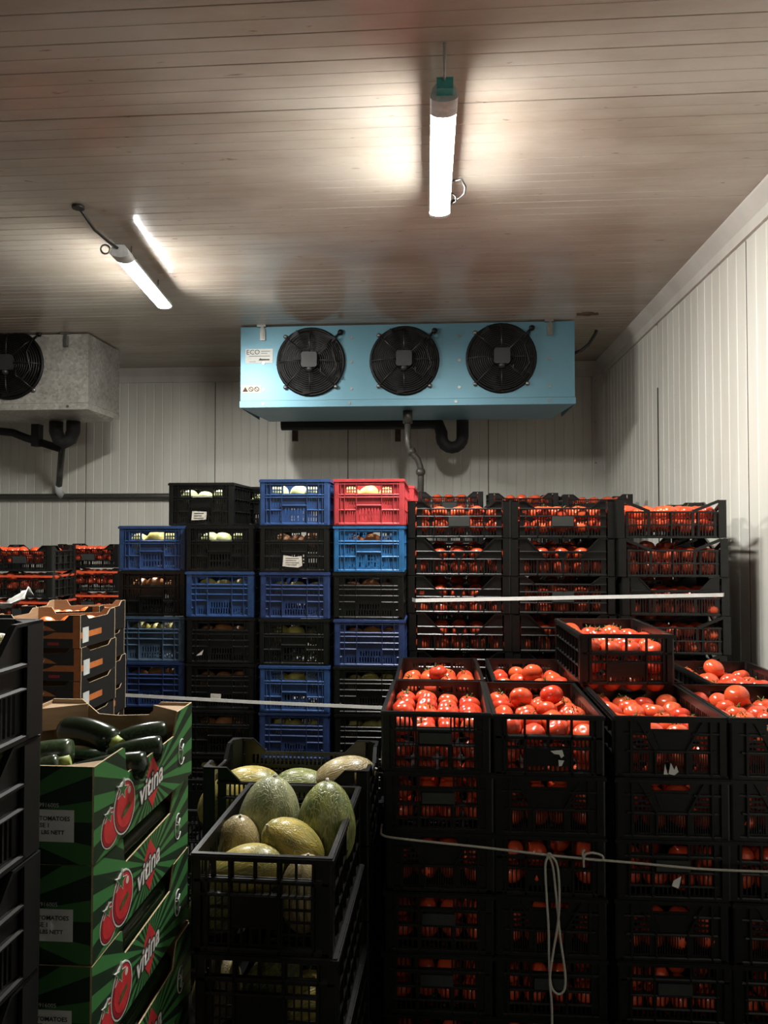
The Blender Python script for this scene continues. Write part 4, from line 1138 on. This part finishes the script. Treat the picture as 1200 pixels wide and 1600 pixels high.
def smooth(pts, n=8):
    P = [Vector(p) for p in pts]; out = []
    for i in range(len(P)-1):
        p0, p1, p2, p3 = P[max(i-1, 0)], P[i], P[i+1], P[min(i+2, len(P)-1)]
        for k in range(n):
            t = k/n
            out.append(.5*((2*p1)+(-p0+p2)*t+(2*p0-5*p1+4*p2-p3)*t*t+(-p0+3*p1-3*p2+p3)*t**3))
    out.append(P[-1]); return out
Y0 = 2.722
mb = MB()
pts = [at(597, 1288, 3.0), at(596, 1297, 2.80), at(600, 1306, 2.728)] + [at(x, yy, Y0) for x, yy in ((640, 1312), (745, 1323), (857, 1336), (930, 1343), (1010, 1350), (1100, 1358), (1200, 1362), (1290, 1364), (1330, 1364))]
mb.tube(smooth(pts), .0042, 6)
rope = mb.build('rope', M['rope']); tag(rope, 'thin grey rope stretched across the front tomato columns with a hanging loop', 'rope')
mb = MB()
lp = [(858, 1337), (852, 1352), (854, 1400), (857, 1450), (858, 1500), (861, 1540), (872, 1553), (882, 1546), (883, 1520), (876, 1470), (872, 1430), (868, 1390), (864, 1355), (858, 1338)]
mb.tube(smooth([at(x, yy, Y0-.006-.004*(i % 2)) for i, (x, yy) in enumerate(lp)], 6), .0042, 6)
lp = [(859, 1336), (870, 1350), (874, 1390), (872, 1440), (864, 1490), (859, 1530), (862, 1570), (863, 1640), (863, 1700)]
mb.tube(smooth([at(x, yy, Y0-.012) for x, yy in lp], 6), .0042, 6)
mb.build('hanging_loop', M['rope'], rope)
mb = MB(); c = at(858, 1337, Y0)
mb.sphere((c.x, c.y-.002, c.z), .011, .011, .012, 10, 8); mb.build('knot', M['rope'], rope)
mb = MB(); lp = [(912, 1355), (912, 1342), (916, 1334), (930, 1333), (942, 1338), (940, 1344), (925, 1343), (913, 1341), (910, 1332), (914, 1328)]
mb.tube(smooth([at(x, yy, Y0-.006) for x, yy in lp], 5), .004, 6); mb.build('bow', M['rope'], rope)

# ================================================================ green cartons with courgettes
GWX, GL_, GH = .41, .60, .199
# right side panel sits at local x = 0; box extends to x = -GWX, y from 0 (front) to GL_
DK, LT = (.008, .026, .010), (.030, .115, .032)
ZC, YC = .070, .312
M['rays_side'] = ray_mat('sunburst_side', YC, ZC, 1, 28, DK, (.045, .19, .05))
M['rays_front'] = ray_mat('sunburst_front', -.25, .085, 0, 17, DK, (.045, .16, .045))
M['rays_end'] = ray_mat('sunburst_end', -.05, .11, 0, 21, DK, LT)
def carton_proto():
    t = empty('tomato_carton')
    th = .004
    side = [(0, 0), (GL_, 0), (GL_, GH), (GL_*.81, GH), (GL_*.775, GH-.045), (GL_*.765, GH-.058), (GL_*.28, GH-.062), (GL_*.262, GH-.05), (GL_*.25, GH-.004), (GL_*.235, GH), (0, GH)]
    def pan(poly, axis, n_out, n_in, name, mats):
        mb = MB(); mb.prism(poly, n_out, n_in, 1, axis, 0, 2); return mb.build(name, mats, t)
    sp = pan(side, 'x', 0, -th, 'side_panel', [M['rays_side'], M['card'], M['card_edge']]); sp['label'] = 'green sunburst printed side panel'
    pan([(a, b) for a, b in side], 'x', -GWX, -GWX+th, 'side_panel', [M['rays_side'], M['card'], M['card_edge']])
    fr = [(-GWX+th, 0), (-th, 0), (-th, GH), (-GWX*.30, GH), (-GWX*.34, GH-.05), (-GWX*.66, GH-.05), (-GWX*.70, GH), (-GWX+th, GH)]
    fp = pan(fr, 'y', 0, th, 'front_panel', [M['rays_front'], M['card'], M['card_edge']])
    bk = [(-GWX+th, 0), (-th, 0), (-th, GH), (-GWX*.22, GH), (-GWX*.30, GH-.036), (-GWX*.52, GH-.040), (-GWX*.66, GH-.036), (-GWX*.78, GH+.004), (-GWX+th, GH+.004)]
    pan(bk, 'y', GL_, GL_-th, 'back_panel', [M['rays_end'], M['card'], M['card_edge']])
    mb = MB(); mb.box(-GWX+th, -th, th, GL_-th, .002, .006); mb.build('base', M['card'], t)
    for (cx, cy, sx, sy) in ((-th, th, -1, 1), (-GWX+th, th, 1, 1), (-th, GL_-th, -1, -1), (-GWX+th, GL_-th, 1, -1)):
        mb = MB(); poly = [(cx, cy), (cx+sx*.105, cy), (cx, cy+sy*.075)]
        mb.prism(poly, GH-.012, GH-.008, axis='z'); mb.build('corner_gusset', [M['card']], t)
        mb = MB(); poly = [(cx+sx*.105, cy), (cx+sx*.105-.0, cy+sy*.004), (cx+sx*.004, cy+sy*.075), (cx, cy+sy*.075)]
        mb.prism(poly, GH-.07, GH-.008, axis='z'); mb.build('corner_fold', [M['card']], t)
    # side print: red diamond, lettering, tomatoes, swirl
    def onside(poly, mat, name, lift=.0006, parent=sp):
        mb = MB(); mb.prism([(y_, z_) for y_, z_ in poly][::1], lift, 0, axis='x'); return mb.build(name, mat, parent)
    dm = lambda k: [(YC-.050*k, ZC-.001), (YC, ZC-.075*k), (YC+.050*k, ZC-.001), (YC, ZC+.060*min(k, 1.0))]
    onside([(YC-.056, .070), (YC, .008), (YC+.056, .070), (YC, .132)], M['print_red'], 'diamond_print', .0008)
    RS = Matrix(((0, 0, 1, 0), (1, 0, 0, 0), (0, 1, 0, 0), (0, 0, 0, 1)))
    tilt = Matrix.Rotation(math.radians(7), 4, 'Z')
    text_mesh('vitina', .070, M['ink'], sp, Matrix.Translation((.0012, YC-.012, .068)) @ RS @ tilt, 'lettering_outline', .006, .25)
    text_mesh('vitina', .070, M['print_white'], sp, Matrix.Translation((.0018, YC-.012, .068)) @ RS @ tilt, 'lettering', .0012, .25)
    def tomato_print(cy, cz, ry, rz, base):
        el = lambda k, n=26: [(cy+ry*k*math.cos(2*PI*i/n), cz+rz*k*math.sin(2*PI*i/n)) for i in range(n)]
        onside(el(1.10), M['print_white'], 'tomato_outline', base); onside(el(1.03), M['ink'], 'tomato_outline', base+.0003)
        onside(el(.99), M['print_dark_red'], 'tomato_print', base+.0006)
        onside([(a+ry*.06, b+rz*.05) for a, b in el(.88)], M['print_red'], 'tomato_print', base+.0009)
        onside([(cy+ry*.42+ry*.16*math.cos(2*PI*i/12), cz+rz*.55+rz*.16*math.sin(2*PI*i/12)) for i in range(12)], M['tagpink'], 'tomato_shine', base+.0012)
        lf = []
        for i in range(10):
            a = 2*PI*i/10; k = .52 if i % 2 == 0 else .2
            lf.append((cy-ry*.25+ry*k*math.cos(a), cz+rz*.78+rz*k*.7*math.sin(a)))
        onside([(cy-ry*.25+(a-(cy-ry*.25))*1.25, cz+rz*.78+(b-(cz+rz*.78))*1.25) for a, b in lf], M['print_white'], 'leaf_outline', base+.0013)
        onside(lf, M['print_green'], 'leaf_print', base+.0016)
    tomato_print(.078, .046, .042, .038, .0006); tomato_print(.146, .068, .052, .054, .0022)
    text_mesh('vitina', .022, M['print_green'], sp, Matrix.Translation((.0042, .148, .060)) @ RS @ Matrix.Rotation(.35, 4, 'Z'), 'small_lettering', .0008, .3)
    mb = MB(); pts = [(.001, .515+.024*math.cos(a_), .085+.034*math.sin(a_)) for a_ in [PI*.35+k*PI*1.45/12 for k in range(13)]]
    mb.tube(pts, .0016, 4); mb.tube([(.001, .515, .064), (.001, .522, .087), (.001, .508, .100)], .0026, 4); mb.tube([(.001, .500, .094), (.001, .517, .089), (.001, .530, .102)], .002, 4)
    mb.build('swirl_print', M['print_white'], sp)
    # white data label on the front
    mb = MB(); mb.box(-.195, -.042, -.0008, 0, .045, .110); lb = mb.build('data_label', M['tagwhite'], fp)
    for k, s_ in enumerate(('TOMATEN / TOMATOES', 'KLASSE 1', 'NETTO / 12 LBS NETT')):
        front_text(lb, s_, .0125 if k < 2 else .0115, M['ink'], -.118, -.0014, .092-k*.014, .0003)
    front_text(fp, '9929916005', .0125, M['print_white'], -.105, -.0010, .119)
    return t
cart = carton_proto(); index_kids(cart)
gx, gy = at(146, 1350, 1.54).x, 1.54
PG = .2025
GGP = 'green tomato cartons'
for r in range(7):
    o = cart if r == 0 else copy_tree(cart)
    o.location = (gx+jit(.003)*(r > 0), gy+jit(.004)*(r > 0), (6-r)*PG); o.rotation_euler = (0, 0, math.radians(-.3+jit(.5)))
    tag(o, 'green sunburst tomato carton on top of its stack, holding courgettes' if r == 0 else f'green sunburst tomato carton, {ORD[r]} from top of its stack', 'carton', GGP)
# courgettes
def courgette(label, p0, p1, r, bend, mat='zuc', stem_at=1, drop=.026):
    p0, p1 = Vector(p0), Vector(p1); L = (p1-p0).length
    base = empty('courgette', tuple((p0+p1)/2-Vector((0, 0, drop)))); tag(base, label, 'courgette', 'courgettes in the top green carton')
    mb = MB(); pts = []; rs = []
    mid = (p0+p1)/2
    for i in range(17):
        t = i/16; a = p0.lerp(p1, t)-mid; a.z += bend*math.sin(PI*t)
        pts.append(a)
        e = min(t, 1-t); k = math.sqrt(max(0, 1-(1-min(1, e/.10))**2)) if e < .10 else 1
        if stem_at and t > .5: k = max(k, .62)
        rs.append(max(.002, r*k*(.93+.14*(1-t if stem_at else t))))
    mb.tube(pts, rs, 18); mb.build('skin', M[mat], base)
    if stem_at:
        d = (pts[-1]-pts[-2]).normalized()
        mb = MB(); mb.tube([pts[-1]-d*.002, pts[-1]+d*.010, pts[-1]+d*.022], [r*.60, r*.52, r*.50], 7); mb.build('stem', M['zuc_end'], base)
Z0 = 6*PG
courgette('thick dark courgette lying on top with its cut stem to the right', at(100, 1128, 2.03), at(180, 1145, 1.95), .036, .012)
courgette('dark courgette lying at the back right of the top green carton', at(180, 1150, 1.97), at(262, 1132, 2.04), .033, .01, stem_at=0)
courgette('dark courgette in the middle, second from the printed side panel', at(165, 1174, 1.84), at(256, 1154, 1.90), .032, .008, stem_at=0)
courgette('long dark courgette lying diagonally behind the front edge', at(102, 1200, 1.72), at(234, 1178, 1.77), .031, .008, stem_at=0)
courgette('pale sheened courgette at the left of the green carton', at(20, 1175, 1.84), at(116, 1162, 1.86), .036, .006, 'zuc_pale', 0)
courgette('pale courgette with cut stem pointing at the left crates', at(30, 1205, 1.70), at(95, 1176, 1.73), .028, .004, 'zuc_pale')
courgette('dark courgette low behind the folded front corner', at(60, 1212, 1.66), at(160, 1208, 1.68), .027, .004, stem_at=0)
courgette('dark courgette end showing over the dipped side panel', at(120, 1226, 1.70), at(208, 1200, 1.76), .027, .0, stem_at=0)
for r in (1, 2, 3):  # dark fill added so the side gaps look black
    for k in range(3):
        courgette(f'dark courgette added behind the side dip of the {ORD[r]} carton, {["nearest", "middle", "farthest"][k]} one', (gx-.055-.07*k, gy+.06, (6-r)*PG+.13), (gx-.05-.07*k, gy+.54, (6-r)*PG+.13), .036, 0, stem_at=0, drop=0)
for k in range(6):
    courgette(f'dark courgette in the lower layer, {NTH[k]} from the front', (gx-.36, gy+.07+k*.085, Z0+.062), (gx-.05, gy+.09+k*.085, Z0+.045), .036, 0, stem_at=0, drop=0)

# ================================================================ black cartons with orange bands
def dark_carton_proto():
    t = empty('fruit_carton'); W_, L_, H_, th = .38, .34, .141, .004
    fr = [(-W_, 0), (0, 0), (0, H_), (-.05, H_), (-.07, H_-.022), (-W_+.09, H_-.03), (-W_+.07, H_), (-W_, H_)]
    mb = MB(); mb.prism(fr, 0, th, 1, 'y', 0, 2); fp = mb.build('front_panel', [M['box_black'], M['card'], M['card_edge']], t)
    mb = MB(); mb.prism(fr, L_, L_-th, 1, 'y', 0, 2); mb.build('back_panel', [M['box_black'], M['card'], M['card_edge']], t)
    sd = [(th, 0), (L_-th, 0), (L_-th, H_), (L_-.05, H_), (L_-.08, H_-.022), (.08, H_-.022), (.05, H_), (th, H_)]
    mb = MB(); mb.prism(sd, 0, -th, 1, 'x', 0, 2); sp = mb.build('side_panel', [M['box_black'], M['card'], M['card_edge']], t)
    mb = MB(); mb.prism(sd, -W_, -W_+th, 1, 'x', 0, 2); mb.build('side_panel', [M['box_black'], M['card'], M['card_edge']], t)
    mb = MB(); mb.box(-W_+th, -th, th, L_-th, .002, .006); mb.build('base', M['card'], t)
    mb = MB(); mb.box(-W_, -.032, -.0008, 0, .040, .066); mb.box(-.032, -.004, -.0008, 0, 0, H_-.004); e = mb.build('orange_band', M['box_orange'], fp); e['label'] = 'orange printed band'
    mb = MB(); mb.prism([(.0008, 0)]*0 or [(.004, .040), (.20, .040), (.20, .066), (.004, .066)], .0008, 0, axis='x'); mb.build('orange_band', M['box_orange'], sp)
    mb = MB(); mb.prism([(.02, .02), (.075, .02), (.075, .085), (.02, .085)], .0014, .0, axis='x'); mb.build('white_label', M['lamp_house'], sp)
    cx = -.185
    lens_ = [(cx-.08+.16*i/10, .072+.030*math.sin(PI*i/10)) for i in range(11)] + [(cx+.08-.16*i/10, .072-.024*math.sin(PI*i/10)) for i in range(1, 10)]
    mb = MB(); mb.prism([(a, b) for a, b in lens_[::-1]], -.0016, 0); em = mb.build('emblem', M['box_black'], fp)
    up_ = [(cx-.075+.15*i/10, .074+.026*math.sin(PI*i/10)) for i in range(11)]
    mb = MB(); mb.prism(up_, -.0022, 0); mb.build('emblem', M['box_orange'], fp)
    front_text(fp, 'Y', .036, M['print_white'], cx+.015, -.003, .076)
    mb = MB(); mb.box(cx+.04, cx+.09, -.001, 0, .012, .024); mb.build('red_mark', M['print_dark_red'], fp)
    return t
dk = dark_carton_proto(); index_kids(dk)
px0 = at(126, 1000, 3.2).x
nb, pz = 11, at(126, 962, 3.2).z/11
GD = 'black and orange fruit cartons'
first = True
for sname, bx, by, n, rz in (('front', px0, 3.2, 11, -1), ('rear', px0-.10, 3.60, 11, 2)):
    for r in range(n):
        o = dk if first else copy_tree(dk); first = False
        o.location = (bx+jit(.004), by+jit(.004), (n-1-r)*pz + (.0 if sname == 'front' else 0)); o.rotation_euler = (0, 0, math.radians(rz+jit(.5)))
        tag(o, f'black carton with orange bands, {ORD[r]}{" one" if r == 0 else " from top"} in the {sname} carton stack', 'carton', GD)
TP = bpy.data.meshes.new_from_object(bpy.data.objects.new('tmp', TV[1])); TP.materials.clear(); TP.materials.append(M['fruit_peach'])
for k, (dx, dy) in enumerate([(-.06, .07), (-.15, .06), (-.25, .07), (-.33, .07), (-.1, .16), (-.2, .15), (-.3, .16), (-.08, .25), (-.18, .26), (-.28, .25)]):
    for sname, bx, by in (('front', px0, 3.2), ('rear', px0-.10, 3.60)):
        o = bpy.data.objects.new('tomato', TP); COL.objects.link(o); o.location = (bx+dx, by+dy, 10*pz+.072+jit(.01)); o.scale = (.042,)*3; o.rotation_euler = (jit(.5), jit(.5), jit(3))
        tag(o, f'orange tomato, {["front row right", "front row centre right", "front row centre left", "front row left", "middle row right", "middle row centre", "middle row left", "back row right", "back row centre", "back row left"][k]}, top black carton of {sname} stack', 'tomato', f'orange tomatoes in the {sname} carton')
# crumpled white film behind the cartons
mb = MB(); c = at(25, 935, 4.3); nn = 7
for i in range(nn):
    for j in range(nn):
        u, v_ = i/(nn-1)-.5, j/(nn-1)-.5
        mb.v.append((c.x+u*.16+jit(.01), 4.3+v_*.12, c.z+u*.07+.03*math.sin(5*v_+3*u)+jit(.008)))
for i in range(nn-1):
    for j in range(nn-1): mb.face((i*nn+j, (i+1)*nn+j, (i+1)*nn+j+1, i*nn+j+1), 0, True)
film = mb.build('plastic_film', M['white']); tag(film, 'crumpled white plastic film above the black cartons', 'film')
sm_ = film.modifiers.new('thickness', 'SOLIDIFY'); sm_.thickness = .003

# ================================================================ colour the crate copies (slot on the object, meshes stay shared)
bpy.context.view_layer.update()
for o, m in RECOL:
    for c in o.children:
        if c.material_slots:
            c.material_slots[0].link = 'OBJECT'; c.material_slots[0].material = m
